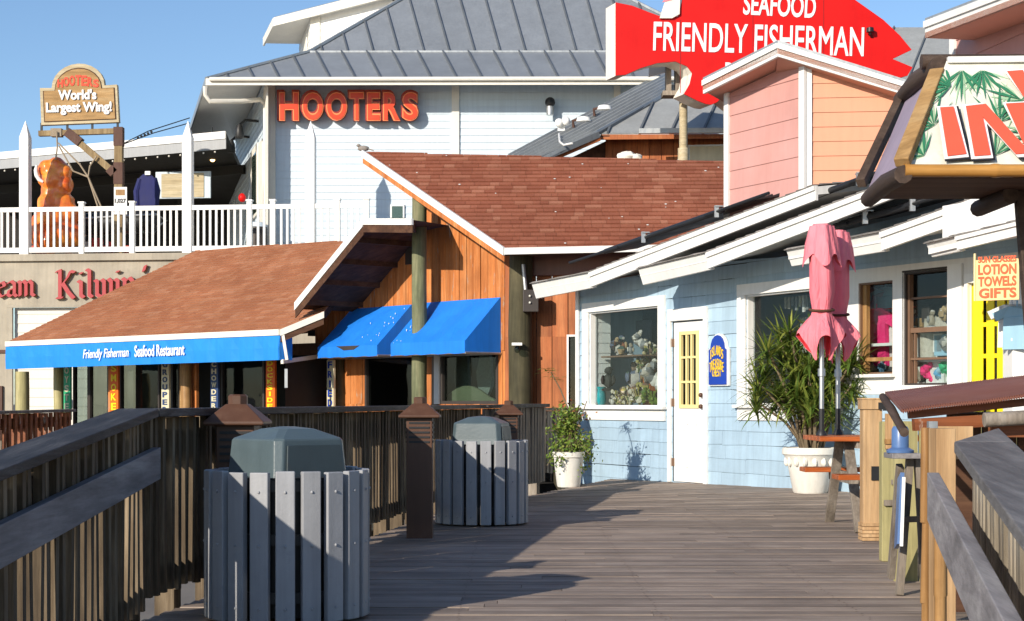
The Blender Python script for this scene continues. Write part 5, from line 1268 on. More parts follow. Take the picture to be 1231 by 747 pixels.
post_sign(325, WL.at(325, 440, -1.1).y, 433, 492, 10.5, 'DOCKSIDE', 'orange_sign', 'yellow', 'orange word board with yellow letters at the near end of the valance')
post_sign(397, 29.0, 433, 490, 8, 'FRIED', 'cream_sign', 'sign_blue', 'pale word board with blue letters beside the dark knotted piling')
# ================================================================== concrete terrace with white railing
CP = VP((0, 40.5), (420, 39.6))
zf = CP.uz(150, 305)[1]
tr = thing('terrace_building', 'stained concrete terrace building with a cream shutter behind the low wing', 'building', CP.pt(4, -.9))
ua, ub, us0, us1 = CP.uz(-90, HY)[0], CP.uz(440, HY)[0], CP.uz(16, HY)[0], CP.uz(112, HY)[0]
sh = (us0, us1, -.9, CP.uz(60, 370)[1])
m = MB(); cladding(m, CP.pt(0, 0), CP.u, Z, CP.n, [[(ua, -.9), (ub, -.9), (ub, zf - .17), (ua, zf - .17)]], 9, (.01, .01), [sh]); m.build('wall', M['concrete'], tr)
m = MB(); CP.box(m, ua, ub, zf - .17, zf, -14, .10); m.build('terrace_slab', M['concrete'], tr, bevel=.01)
m = MB(); CP.box(m, ua, us0 - .02, 2.2, 2.28, .01, .05); m.box(CP.pt(us0 - .12, 2.6, .02), (.03, .03, .9)); CP.box(m, us0 - .5, us0 - .25, .1, 1.4, .01, .08); m.build('pipework', M['rust'], tr)
m = MB(); CP.box(m, us0 - .15, us0 - .005, -.9, sh[3], .012, .06); CP.box(m, us0 - .15, us1, sh[3] + .0, sh[3] + .06, .012, .065); m.build('door_surround', M['concrete'], tr)
m = MB(); cladding(m, CP.pt(0, 0, -.1), CP.u, Z, CP.n, [[(us0, -.9), (us1, -.9), (us1, sh[3]), (us0, sh[3])]], .225, (.02, .004)); m.build('shutter', M['shutter'], tr)
m = MB(); CP.box(m, us1 - .75, us1 - .6, .9, 1.1, -.09, .02); m.build('padlock_box', M['grey_metal'], tr)
rl = thing('terrace_railing', 'white railing with three tall pointed posts along the concrete terrace', 'railing', CP.pt(4, zf))
tall = [28, 224, 372]; mids = [-60, 97, 158, 299, 327, 405, 440]
def post(u, z1, w_, point):
    m = MB(); CP.box(m, u - w_ / 2, u + w_ / 2, zf - (.25 if point else 0), z1 - point, -.02 - w_, -.02)
    b = CP.pt(u - w_ / 2, z1 - point, -.02); k = [b, b + CP.u * w_, b + CP.u * w_ - CP.n * w_, b - CP.n * w_]; ap = CP.pt(u, z1, -.02 - w_ / 2)
    if point: m.add(k + [ap], [[0, 1, 4], [1, 2, 4], [2, 3, 4], [3, 0, 4]])
    else: CP.box(m, u - w_ * .65, u + w_ * .65, z1, z1 + .04, -.02 - w_ * 1.15, -.0)
    m.build('post', M['white_clean'], rl)
for x in tall: post(CP.uz(x, HY)[0], CP.uz(x, 144)[1], .225, .42)
for x in mids: post(CP.uz(x, HY)[0], zf + 1.23, .12, 0)
allx = sorted(tall + mids); mt, mbm = MB(), MB()
for xa, xb in zip(allx[:-1], allx[1:]):
    a = CP.uz(xa, HY)[0] + (.115 if xa in tall else .062); b = CP.uz(xb, HY)[0] - (.115 if xb in tall else .062)
    CP.box(mt, a, b, zf + 1.04, zf + 1.15, -.11, -.04); CP.box(mbm, a, b, zf + .05, zf + .17, -.11, -.05)
    n = max(2, round((b - a) / .152)); ms = MB()
    for i in range(1, n): u = lerp(a, b, i / n); CP.box(ms, u - .026, u + .026, zf + .17, zf + 1.04, -.10, -.055)
    ms.build('slat_panel', M['white_clean'], rl)
mt.build('top_rail', M['white_clean'], rl); mbm.build('bottom_rail', M['white_clean'], rl)
# red blackletter words on the concrete
GL = {'K': [[(.12, 1), (.12, .06)], [(.0, .94), (.12, 1)], [(.2, .5), (.38, .72), (.5, .96), (.64, .92)], [(.22, .54), (.42, .24), (.62, .02)], [(.02, .04), (.2, .04)]],
      'i': [[(0, .6), (.1, .54), (.1, .1), (.2, .02)], [(.07, .86), (.13, .86)]], 'l': [[(0, .98), (.1, .92), (.1, .1), (.2, .02)]],
      'w': [[(0, .6), (.08, .54), (.08, .1), (.2, .02), (.32, .12)], [(.24, .62), (.33, .54), (.33, .1), (.45, .02), (.58, .14), (.58, .54), (.48, .64)]],
      'n': [[(0, .6), (.08, .54), (.08, .03)], [(.09, .48), (.26, .62), (.36, .5), (.36, .1), (.46, .02)]], "'": [[(.1, 1), (.04, .82)]],
      's': [[(.34, .56), (.18, .62), (.06, .5), (.3, .22), (.2, .04), (.02, .08)]], 'e': [[(.06, .34), (.34, .44), (.26, .6), (.08, .5), (.08, .14), (.2, .02), (.36, .1)]],
      'a': [[(.06, .54), (.2, .62), (.32, .52), (.32, .1), (.42, .02)], [(.3, .34), (.1, .26), (.06, .1), (.16, .02), (.3, .12)]],
      'm': [[(0, .6), (.08, .54), (.08, .03)], [(.09, .48), (.22, .62), (.32, .5), (.32, .03)], [(.33, .48), (.46, .62), (.56, .5), (.56, .1), (.66, .02)]]}
def black_word(name, items, sc, label):
    s_ = thing('lettering_sign', label, 'sign', CP.pt(1, 3.2), 'red lettering on the concrete wall'); o0 = CP.pt(0, 0, .012)
    m, g = MB(), MB()
    for ch, px, py in items:
        u, z = CP.uz(px, py, .0); nib_strokes(m, GL[ch], CP.pt(u, z, .07), CP.u, Z, CP.n, sc, .085, .045); nib_strokes(g, GL[ch], CP.pt(u + .015, z - .015, .012), CP.u, Z, CP.n, sc, .07, .05)
    g.build('letter_back', M['sign_wood'], s_); m.build('letters', M['red_letter'], s_)
black_word('k', [('K', 70, 360), ('i', 96, 359), ('l', 106, 358.5), ('w', 116, 358), ('i', 140, 357), ('n', 149, 356), ("'", 173, 355), ('s', 181, 354)], .70, 'large red blackletter name on the concrete wall, partly behind the hip roof')
black_word('e', [('e', -2, 358), ('a', 10, 357.5), ('m', 24, 357)], .62, 'red blackletter letters at the left edge of the concrete wall')
# ------------------------------------------------------------------ covered patio on the terrace
pa = thing('patio_canopy', 'dark covered patio with a white and grey roof edge above the terrace', 'canopy', P(60, 305, 50))
c0, c1 = P(-70, 190, 47.5), P(272, 158, 44.5); dv = V((-.6, 9, -.6))
pln = V(((c1 - c0).y, -(c1 - c0).x, 0)).normalized()
m = MB(); strip(m, c0, c1, .20, pln, .05); m.build('fascia', M['white'], pa)
m = MB(); strip(m, c0 - Z * .20, c1 - Z * .20, .27, pln, .02); m.build('fascia', M['grey_fascia'], pa)
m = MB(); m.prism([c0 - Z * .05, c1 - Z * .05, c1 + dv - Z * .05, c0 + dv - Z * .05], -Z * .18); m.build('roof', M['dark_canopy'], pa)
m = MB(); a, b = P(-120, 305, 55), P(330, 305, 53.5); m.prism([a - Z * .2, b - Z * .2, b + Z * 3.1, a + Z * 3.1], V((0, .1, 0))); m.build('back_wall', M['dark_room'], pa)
m = MB()
for t in (.2, .45, .7): p = c0.lerp(c1, t) + V((0, 6, 0)); m.box((p.x, p.y, zf + 1.7), (.18, .18, 3.4))
m.beam(c0 + V((0, 3, -.6)), c1 + V((0, 3, -.6)), .15, .25); m.build('frame', M['dark_canopy'], pa)
m = MB(); 
for k in range(26): p = c0.lerp(c1, k / 26) - Z * .52 + V((0, .05, 0)); m.blob(p, .028, 6, 4, 0)
m.build('string_lights', M['cream'], pa)
for px, py, d, lb_ in ((255.5, 191.5, 47, 'larger warm glowing bulb under the patio canopy'), (259, 198, 48, 'smaller warm glowing bulb below the larger one under the canopy')):
    t = thing('hanging_lamp', lb_, 'lamp', P(px, py, d), 'glowing bulbs under the patio canopy'); m = MB(); m.blob(P(px, py, d), .075 if px < 257 else .05, 10, 7, 0); m.build('bulb', M['bulb'], t, smooth=True); m = MB(); m.tube([P(px, py, d) + Z * .07, P(px, py, d) + Z * .9], .012, 5); m.build('cord', M['black_metal'], t)
# ------------------------------------------------------------------ giant wing on its hoist
D0 = 41.3
hs = thing('hoist', 'old timber hoist with a diagonal brace and ropes behind the white railing', 'hoist', P(143, 305, D0))
m = MB(); m.beam(P(143, 306, D0), P(143, 155, D0), .20, .20, V((0, 1, 0))); m.build('post', M['beam_wood'], hs, bevel=.01)
m = MB(); m.beam(P(47, 161, D0), P(139, 158, D0), .15, .13); m.build('arm', M['beam_wood'], hs)
m = MB(); m.beam(P(84, 162, D0), P(139, 209, D0), .16, .16, V((0, 1, 0))); m.build('brace', M['beam_wood'], hs)
for a, b in ((P(143, 153.5, D0), P(143, 176, D0)), (P(143, 196, D0), P(143, 222, D0)), (P(81, 159, D0), P(97, 172, D0)), (P(132, 203, D0), P(138, 209, D0))): m = MB(); m.beam(a, b, .225, .225, V((0, 1, 0))); m.build('steel_plate', M['rust'], hs)
m = MB()
for pts in (((68, 158), (69, 176), (67, 192)), ((70, 172), (96, 198), (106, 213), (118, 250)), ((71, 176), (88, 206), (106, 213)), ((116, 188), (108, 200), (106, 213), (122, 250))): m.tube([P(x, y, D0 - .15) for x, y in pts], .022, 6)
m.beam(P(62, 160, D0), P(75, 160, D0), .2, .2); m.build('rope', M['rope'], hs)
m = MB()
for k, (px, py, r_) in enumerate(((57, 204, .24), (68, 201, .25), (76, 207, .22), (55, 216, .20), (65, 218, .33), (76, 222, .26), (66, 234, .36), (60, 246, .32), (72, 246, .38), (80, 258, .34), (64, 262, .45), (52, 272, .36), (48, 285, .28), (72, 280, .42), (88, 283, .3), (60, 292, .3))):
    m.blob(P(px, py, D0 + .25 + .05 * math.sin(k * 2.4)), r_, 12, 8, .07, random.Random(k))
wg = m.build('giant_chicken_wing', M['wing'], None, P(65, 300, D0 + .2), smooth=True); tag(wg, 'giant glossy orange chicken wing hanging from the timber hoist', 'display model')
rm = wg.modifiers.new('remesh', 'REMESH'); rm.mode = 'VOXEL'; rm.voxel_size = .045; rm.use_smooth_shade = True
m = MB(); m.tube([P(x, y, D0) for x, y in ((44, 199), (43, 205), (44, 211), (47, 216), (52, 219))], [.03, .05, .055, .05, .03], 8)
solo('meat_hook', m, M['white_clean'], 'white curved hook in the left side of the giant orange wing', 'hook', P(44, 219, D0), smooth=True)
bs = thing('hanging_signboard', 'arched golden wooden signboard with orange and white lettering on the hoist', 'sign', P(95, 158, D0))
def dprism(m, pix, d, th): m.prism([P(x, y, d) for x, y in pix], V((0, th, 0)))
outer = [(47.9, 106), (49.6, 150.5), (142.8, 147), (140.5, 101.8), (125.5, 102.8)] + [(93.8 + 31.8 * math.cos(a), 104.2 - 27.6 * math.sin(a) + 1.6 * -math.cos(a)) for a in [math.pi * k / 12 for k in range(1, 12)]] + [(62, 106)]
cx, cy = 95, 120
inner = [(51.5, 109.5), (53, 147), (139.5, 143.5), (137.5, 105.3), (122.5, 106.3)] + [(93.8 + 28.2 * math.cos(a), 106.5 - 25 * math.sin(a) - 1.4 * math.cos(a)) for a in [math.pi * k / 12 for k in range(1, 12)]] + [(65.5, 109.2)]
m = MB(); dprism(m, outer, D0 - .02, .18); m.build('frame', M['sign_frame'], bs)
m = MB(); dprism(m, inner, D0 - .035, .01); m.build('groove', M['cedar_dark'], bs)
inner2 = [(cx + (x - cx) * .975, cy + (y - cy) * .965) for x, y in inner]
m = MB(); dprism(m, inner2, D0 - .045, .008); m.build('board', M['sign_wood'], bs)
def flat_text(s, x0, yb, x1, yt, d, rot=0, **k):
    o = P(x0, yb, d); e = P(x1, yb, d); L = (e - o).length; u_ = V((math.cos(rot), 0, math.sin(rot))); v_ = V((-math.sin(rot), 0, math.cos(rot)))
    return text_mb(s, L, (yb - yt) * d / F, o, u_, v_, V((0, -1, 0)), **k)
m = MB(); hw = 'HOOTERS'
for i, ch in enumerate(hw):
    t = (i - 3) / 3; px = 94 + t * 21.5; yb_, yt_ = 103.2 + 2.2 * t * t, 90.5 + 5.2 * t * t
    q_ = flat_text(ch, px - 3.3, yb_, px + 3.3, yt_, D0 - .046, depth=.008, bold=.04); m.add(q_.v, q_.f)
m.build('lettering', M['orange_letter'], bs)
for nm, mt_, dx, dp in (('letter_shadow', 'ink', .9, .046), ('lettering', 'white_letter', 0, .056)):
    m = MB()
    for tx, x0, yb, x1, yt in (("World's", 70, 120.5, 116, 108), ('Largest Wing!', 55.5, 139, 134.5, 123.5)):
        q_ = flat_text(tx, x0 + dx, yb + dx * .7, x1 + dx, yt + dx * .7, D0 - dp, rot=.018, depth=.008, bold=.036, res=6); m.add(q_.v, q_.f)
    m.build(nm, M[mt_], bs)
m = MB()
for x in (50, 81, 111, 141.5): m.beam(P(x, 148, D0 + .05), P(x, 160, D0 + .05), .05, .05, V((0, 1, 0)))
m.build('stub', M['black_metal'], bs)
pc = thing('price_card', 'white card with a large number on the hoist post', 'sign', P(144, 258, D0 - .12)); m = MB(); dprism(m, [(137, 225), (152.5, 225), (152.5, 258), (137, 258)], D0 - .14, .02); m.build('card', M['price'], pc)
flat_text('1,027', 138, 245, 151.5, 239, D0 - .14, depth=.004, bold=.04).build('lettering', M['ink'], pc); m = MB(); dprism(m, [(139, 228), (150, 228), (150, 235), (139, 235)], D0 - .146, .004); m.build('picture', M['bamboo'], pc)
tb = thing('barrel_grill', 'long black barrel grill on a red and white base behind the railing', 'grill', P(120, 303, 42.3)); m = MB(); a, b = P(66, 272, 42.3), P(186, 266, 42.3)
m.tube([a, a.lerp(b, .02), b, b + (b - a) * .06], [.24, .29, .29, .12], 14); m.build('barrel', M['black_metal'], tb, smooth=True)
m = MB(); m.tube([a + V((0, -.28, .12)), b + V((.1, -.28, .14)), b + V((.3, -.05, .0)), b + V((.12, -.25, -.16))], .03, 8); m.build('rim', M['grey_metal'], tb)
m = MB()
for k in range(13): m.frame(P(38 + k * 9, 303, 42.4), V((.18, 0, 0)), V((0, .5, 0)), V((0, 0, .16 + .1 * (k % 3))))
m.build('base', M['red_white'], tb)
jk = thing('hanging_jacket', 'navy jacket hanging in the dark patio beside the framed board', 'jacket', P(176, 265, 44.5)); JP = VP((160, 44.6), (195, 44.4))
m = MB(); u, z = JP.uz(176, 214); q = [(-.2, .02), (-.1, .1), (.1, .1), (.2, .02), (.27, -.3), (.25, -1.1), (-.25, -1.1), (-.27, -.3)]; m.prism([JP.pt(u + x, z + y, 0) for x, y in q], V((0, .15, 0))); m.build('body', M['navy'], jk)
for sx in (-1, 1):
    m = MB(); m.tube([JP.pt(u + sx * .2, z - .02, -.05), JP.pt(u + sx * .30, z - .35, -.03), JP.pt(u + sx * .27, z - .8, 0)], [.08, .09, .07], 8); m.build('sleeve', M['navy'], jk, smooth=True)
m = MB(); m.box(JP.pt(u + .05, z + .12, .02), (.14, .08, .1)); m.build('collar', M['white_clean'], jk)
fb = thing('framed_board', 'pale timber board in a white frame at the back of the patio', 'notice board', P(220, 240, 46)); m = MB(); dprism(m, [(187, 207), (253, 206), (253, 238), (187, 239)], 46, .1); m.build('frame', M['grey_siding'], fb); m = MB(); dprism(m, [(194, 209.5), (245, 208), (245, 237), (194, 237.5)], 45.98, .02); m.build('panel', M['sign_frame'], fb)
m = MB(); m.blob(P(291, 238, 43.5), (.1, .1, .12), 10, 6, 0); solo('lantern', m, M['red_paint'], 'small red lantern in front of the dark patio beside the grey wall', 'lantern', P(291, 245, 43.5), smooth=True)
dm = thing('drum', 'dark drum with a pale lid behind the white railing near the grey wall', 'drum', P(309, 303, 41.2)); m = MB(); m.lathe([(.24, zf), (.26, zf + .4), (.24, zf + .74)], (P(309, 303, 41.2).x, 41.2, 0), 18); m.build('body', M['dark_frame'], dm, smooth=True); m = MB(); m.lathe([(.25, zf + .742), (.2, zf + .85), (.05, zf + .88)], (P(309, 303, 41.2).x, 41.2, 0), 18); m.build('lid', M['grey_siding'], dm, smooth=True)

# ================================================================== grey sided building with metal roof
HP = VP((320, 42), (960, 42)); HS = VP((284, 51), (320, 42))
hb = thing('large_building', 'large pale grey building with a dark standing-seam roof and cream eaves', 'building', P(600, 484, 42) - Z * 1.9)
m = MB(); clad_plane(m, HP, [[(318, 520), (960, 520), (960, 98), (318, 98)]], .18, tilt=(.016, .003)); m.build('siding', M['grey_siding'], hb)
m = MB(); clad_plane(m, HS, [[(271, 330), (320, 330), (320, 90), (271, 140)]], .18, tilt=(.016, .003)); m.build('siding', M['grey_siding'], hb)
m = MB(); m.prism([P(318, 98, 42.05), P(960, 98, 42.05), P(960, 98, 42.05) + V((0, 9, 0)), P(284, 175, 51.1)], -Z * .1); m.build('ceiling', M['grey_siding'], hb)
for q_, x0_, x1_ in ((HP, 319, 331), (HP, 543, 552), (HP, 738, 746), (HS, 316.5, 320.3)):
    m = MB(); q_.pbox(m, x0_, 103, x1_, 520, .018, .06); m.build('corner_board', M['cream'], hb)
m = MB(); HS.pbox(m, 311, 170, 315, 300, .02, .06); m.build('trim_board', M['cream'], hb); wn = MB(); HS.pbox(wn, 301, 178, 309, 262, .02, .06); wd = wn.build('window', M['cream'], hb); m = MB(); HS.pbox(m, 302.5, 186, 307.5, 258, .062, .07); m.build('pane', M['glass_dark'], wd)
m = MB(); HP.pbox(m, 469, 246, 486, 262, .02, .06); wd = m.build('window', M['white_clean'], hb); m = MB(); HP.pbox(m, 471, 248, 484, 262, .062, .07); m.build('pane', M['glass_dark'], wd)
ec, er, el = P(248, 95, 41), P(960, 94, 41), P(227, 160, 49.3)
m = MB(); strip(m, ec, er, .165, V((0, -1, 0)), .05); m.build('fascia', M['cream'], hb)
m = MB(); strip(m, el, ec, .165, V((-1, -.2, 0)).normalized(), .04); m.build('fascia', M['flash'], hb)
m = MB(); m.prism([ec - Z * .06, er - Z * .06, P(960, 98, 42.4), P(316, 98, 42.4)], -Z * .03); m.prism([ec - Z * .06, P(316, 98, 42.4), P(284, 168, 51.2), el - Z * .06], -Z * .03); m.build('soffit', M['white'], hb)
m = MB(); m.tube([P(247, 104, 40.9), P(247, 114, 40.95), P(252, 122, 41.0), P(290, 122, 41.4), P(313, 120, 41.75), P(319, 127, 41.85), P(320, 300, 41.86)], .06, 8); m.tube([ec + V((.1, -.1, -.03)), er + V((-.1, -.1, -.03))], .055, 8); m.build('downpipe', M['cream'], hb, smooth=True)
c1_ = P(372, 62.5, 42.7); LB = P3(ec, er, c1_)
ap_d = 47.2; UP = P3(P(372, 62.5, 42.7), P(885, 62, 42.7), P(612, -75, ap_d))
def seam_roof(pl, poly, step, slant, mat, x_off=0, lift=.05):
    y0 = 95; shp = [(x + slant * (y0 - y), y) for x, y in poly]; lo, hi = min(p[0] for p in shp), max(p[0] for p in shp)
    pm, sm_ = MB(), MB(); x = math.floor(lo / step) * step + x_off
    while x < hi:
        c_ = clipp(clipp(shp, 0, x, False), 0, x + step, True)
        if len(c_) > 2 and parea(c_) > .5: pm.prism([pl.at(p[0] - slant * (y0 - p[1]), p[1]) for p in c_], -pl.n * .02)
        e_ = [p for p in c_ if abs(p[0] - x) < 1e-4]
        if len(e_) >= 2:
            ya, yb = min(p[1] for p in e_), max(p[1] for p in e_)
            if yb - ya > 1: sm_.beam(pl.at(x - slant * (y0 - ya), ya), pl.at(x - slant * (y0 - yb), yb), .04, lift * 2, pl.n)
        x += step
    return pm, sm_
for pl, poly, sl_t in ((LB, [(248, 95), (960, 94), (885, 62), (372, 62.5)], .52), (UP, [(372, 62.5), (885, 62), (612, -75)], .28)):
    pm, sm_ = seam_roof(pl, poly, 30.5, sl_t, None); r_ = pm.build('roof', M['roof_metal'], hb); sm_.build('seams', M['seam'], r_)
m = MB(); m.beam(P(372, 62.5, 42.66), P(885, 62, 42.66), .06, .05); m.beam(ec + Z * .02, c1_ + Z * .02, .14, .06); m.beam(c1_ + Z * .02, UP.at(612, -75) + Z * .02, .14, .06); m.beam(P(885, 62, 42.7), UP.at(612, -75), .14, .06); m.build('ridge_cap', M['flash'], hb)
apx = UP.at(612, -75); bkc = el + V((2.0, 1.5, 1.1))
m = MB(); m.prism([ec, c1_, bkc, el], -Z * .03); m.prism([c1_, apx, apx + V((0, 3, 0)), bkc], -Z * .03); m.prism([er, P(885, 62, 42.7), P(885, 62, 42.7) + V((2, 7, 0)), er + V((0, 9, 0))], -Z * .03); m.prism([P(885, 62, 42.7), apx, apx + V((0, 3, 0)), P(885, 62, 42.7) + V((0, 7, 0))], -Z * .03); m.build('roof', M['roof_metal'], hb)
# white upper storey on the roof
DP = VP((373, 47.6), (520, 44.2)); DS = VP((360, 51), (373, 47.6))
us = thing('rooftop_dormer', 'white boxy dormer with a sloping eave on the metal roof', 'dormer', P(420, 70, 46.5))
m = MB(); clad_plane(m, DP, [[(373, 95), (472, 95), (472, -20), (373, 14)]], .2, tilt=(.016, .003)); clad_plane(m, DS, [[(360, 95), (373, 95), (373, 24), (360, 44)]], .2, tilt=(.016, .003)); m.build('siding', M['white_clean'], us)
m = MB(); DP.pbox(m, 373, 12, 384, 100, .02, .06); DS.pbox(m, 364, 45, 368, 95, .02, .05); m.build('corner_board', M['cream'], us)
f0, f1, f2 = DP.at(330, 22, .3), DP.at(475, -15, .3), P(318, 46, 50.5)
m = MB(); strip(m, f0, f1, .24, DP.n, .05); strip(m, f2, f0, .24, V((-1, -.2, 0)).normalized(), .05); m.build('fascia', M['cream'], us)
m = MB(); m.prism([f0 - Z * .12, f1 - Z * .12, f1 - DP.n * 1 - Z * .12, f0 + V((4, 3, 0)) - Z * .12, f2 - Z * .12], -Z * .04); m.build('soffit', M['cream'], us)
m = MB(); m.prism([f0, f1, f1 - DP.n * 4 + Z * .6, f2 + V((2, 2, .4)), f2], Z * .04); m.build('roof', M['roof_metal'], us)
m = MB(); m.tube([P(338.5, 99, 45.5), P(338.5, 85, 45.5)], .075, 12); solo('vent_pipe', m, M['white_clean'], 'white vent pipe standing on the hip of the metal roof', 'vent pipe', P(338.5, 99, 45.5), smooth=True)
# orange channel letters
ht = thing('channel_letter_sign', 'large glossy orange restaurant letters on the pale grey wall', 'sign', HP.at(420, 147, .1))
HB = [('H', 335, 360), ('O', 362.5, 389.5), ('O', 391.5, 418), ('T', 419.5, 438.5), ('E', 440.5, 458), ('R', 460, 481.5), ('S', 483, 503.5)]
for nm, mt_, bold, off, dep, gr in (('letters', 'letter_side', .07, .10, .22, .6), ('letter_rim', 'orange_light', .055, .322, .015, -.5), ('letter_face', 'orange_letter', .022, .338, .015, -1.7)):
    for ch, x0, x1 in HB:
        u0, zt = HP.uz(x0 - gr, 110.5 - gr, off); u1, zb = HP.uz(x1 + gr, 146 + gr, off)
        text_mb(ch, u1 - u0, zt - zb, HP.pt(u0, zb, off), HP.u, Z, HP.n, depth=dep, bold=bold, lift=0).build(nm, M[mt_], ht)
def wall_lamp(p, n_, label):
    t = thing('wall_lamp', label, 'wall lamp', p, 'wall lamps on the grey building'); m = MB(); m.blob(p + n_ * .25 + Z * .12, .13, 12, 8, 0); m.tube([p, p + n_ * .25 + Z * .1], .05, 8); m.build('hood', M['black_metal'], t, smooth=True)
    m = MB(); m.lathe([(.09, -.2), (.10, -.02), (.07, .04)], p + n_ * .25, 12); m.build('lens', M['grey_metal'], t, smooth=True)
wall_lamp(HP.at(661, 131, .02), V((0, -1, 0)), 'black dome lamp on the grey wall right of the orange letters')
for px, py, lb_ in ((311, 146, 'black gooseneck lamp under the eave at the corner of the grey wall'), (300, 165, 'second black gooseneck lamp, farther back under the eave')):
    p = HS.at(px, py, .03); t = thing('wall_lamp', lb_, 'wall lamp', p, 'gooseneck lamps under the eave'); m = MB(); m.tube([p, p + HS.n * .35 + Z * .02, p + HS.n * .5 - Z * .12], .035, 8); m.build('arm', M['black_metal'], t, smooth=True); m = MB(); m.lathe([(.05, .0), (.10, -.12), (.12, -.32), (.1, -.36)], p + HS.n * .5 - Z * .10, 12); m.build('hood', M['black_metal'], t, smooth=True)
m = MB(); m.tube([P(150, 172, 41.4), P(178, 158, 42), P(228, 142, 43)], .014, 5); m.tube([P(150, 173, 41.4), P(185, 160, 42), P(228, 148, 43)], .014, 5)
for k in range(5): m.blob(P(166 + k * 4, 166 - k * 1.8, 41.8), .035, 6, 4, 0)
solo('guy_wire', m, M['black_metal'], 'two thin black wires running from the hoist post to the eave', 'wire', P(190, 160, 42))

# ================================================================== small building with metal roof and brown boards
mbld = thing('metal_roof_building', 'brown-boarded building under a dull grey seamed roof behind the red gable', 'building', P(800, 484, 36) - Z * 1.9)
FE1, FE2, FH = P(718, 161, 35), P(905, 158.5, 34.6), P(802, 112, 37); FPl = P3(FE1, FE2, FH)
pm, sm_ = seam_roof(FPl, [(718, 161), (905, 158.5), (905, 88), (802, 112)], 38, -.45, None); r_ = pm.build('roof', M['roof_metal_dull'], mbld); sm_.build('seams', M['seam'], r_)
SPl = P3(P(802, 112, 37), P(661, 187.5, 34.4), P(616, 186, 37.4))
edge_hi = [(612, 188), (672, 156), (802, 87)]; edge_lo = [(655, 191), (718, 160), (802, 113)]
m = MB(); q = [SPl.at(x, y) for x, y in edge_hi + edge_lo[::-1]]; m.prism(q, -SPl.n * .05); r_ = m.build('roof', M['roof_metal_dull'], mbld)
m = MB()
for k in range(8):
    t = k / 7; pts = [SPl.at(lerp(a[0], b[0], t), lerp(a[1], b[1], t)) + SPl.n * .02 for a, b in zip(edge_hi, edge_lo)]
    for a, b in zip(pts[:-1], pts[1:]): m.beam(a, b, .03, .07, SPl.n)
m.build('seams', M['flash'], r_)
m = MB(); m.beam(P(718, 161, 34.95), P(802, 112.5, 36.95), .10, .06); m.beam(P(650, 192, 34.3), P(720, 162, 34.9), .06, .12); m.build('hip_cap', M['seam'], mbld)
m = MB(); a, b = P(768, 154.5, 34.4), P(905, 153.5, 34.2); m.prism([a, b, b - Z * .10, a - Z * .10], V((0, .12, 0))); m.build('gutter', M['flash'], mbld)
m = MB(); m.prism([P(722, 162, 35), P(905, 161, 34.6), P(905, 166, 34.6), P(722, 168, 35)], V((0, .05, 0))); m.prism([P(655, 193, 34.5), P(722, 164, 34.9), P(722, 169, 34.9), P(662, 195, 34.5)], V((0, .05, 0))); m.build('rake_board', M['cedar_plain'], mbld)
MW = VP((722, 35.6), (905, 35.2)); m = MB(); clad_plane(m, MW, [[(728, 260), (905, 260), (905, 166), (728, 167)]], .26, True, tilt=(.012, .012), gap=.015); m.prism([MW.at(728, 260, -.02), MW.at(905, 260, -.02), MW.at(905, 166, -.02), MW.at(728, 167, -.02)], -MW.n * .05); m.build('board_wall', M['cedar_plain'], mbld)
m = MB(); m.prism([P(665, 200, 34.8), P(728, 170, 35.6), P(728, 260, 35.6), P(665, 260, 34.8)], V((0, .1, 0))); m.build('side_wall', M['cedar_dark'], mbld)
m = MB(); m.prism([P(718, 163, 35), P(905, 161, 34.7), P(905, 164, 35.7), P(728, 166, 35.7)], -Z * .03); m.build('soffit', M['cedar_dark'], mbld)
m = MB(); MW.pbox(m, 827, 174, 880, 196, .02, .07); wd = m.build('window', M['grey_metal'], mbld); m = MB(); MW.pbox(m, 829, 176, 878, 194, .072, .08); m.build('blind', M['cream_sign'], wd)
for px, py, lb_ in ((698, 152, 'lower pale dish lamp on the seamed roof edge'), (723, 138, 'upper pale dish lamp on the seamed roof edge')):
    p = SPl.at(px, py) + SPl.n * .1; t = thing('roof_lamp', lb_, 'lamp', p, 'dish lamps on the small metal roof'); m = MB(); m.lathe([(.0, .12), (.14, .09), (.17, 0), (.15, 0)], p + V((.1, -.1, 0)), 16, 1, .8); m.build('shade', M['white_clean'], t, smooth=True); m = MB(); m.tube([p + V((-.12, 0, -.12)), p + V((-.14, -.05, .02)), p + V((.05, -.1, .06))], .035, 6); m.build('bracket', M['rust'], t)
p = SPl.at(677, 160) + SPl.n * .12; t = thing('floodlight', 'white twin floodlight with a curved cable on the seamed roof', 'floodlight', p); m = MB(); m.blob(p + V((-.05, -.1, .1)), .1, 10, 7, 0); m.blob(p + V((.1, -.1, .14)), .1, 10, 7, 0); m.box(p, (.16, .1, .14)); m.build('head', M['white_clean'], t, smooth=True)
m = MB(); m.tube([SPl.at(x, y) + SPl.n * .1 for x, y in ((674, 166), (675, 176), (680, 180), (690, 178))], .022, 6); m.build('cable', M['white_clean'], t)
for px, lb_ in ((753, 'pale stone lying on the roof ridge below the brown boards'),):
    p = P(px, 188, 34); m = MB(); m.blob(p, (.2, .1, .1), 9, 6, .15); m.blob(p + V((.2, 0, -.03)), (.14, .1, .08), 9, 6, .15); solo('float_buoy', m, M['cream'], 'pair of pale rounded floats on the roof below the brown boards', 'floats', p, smooth=True)
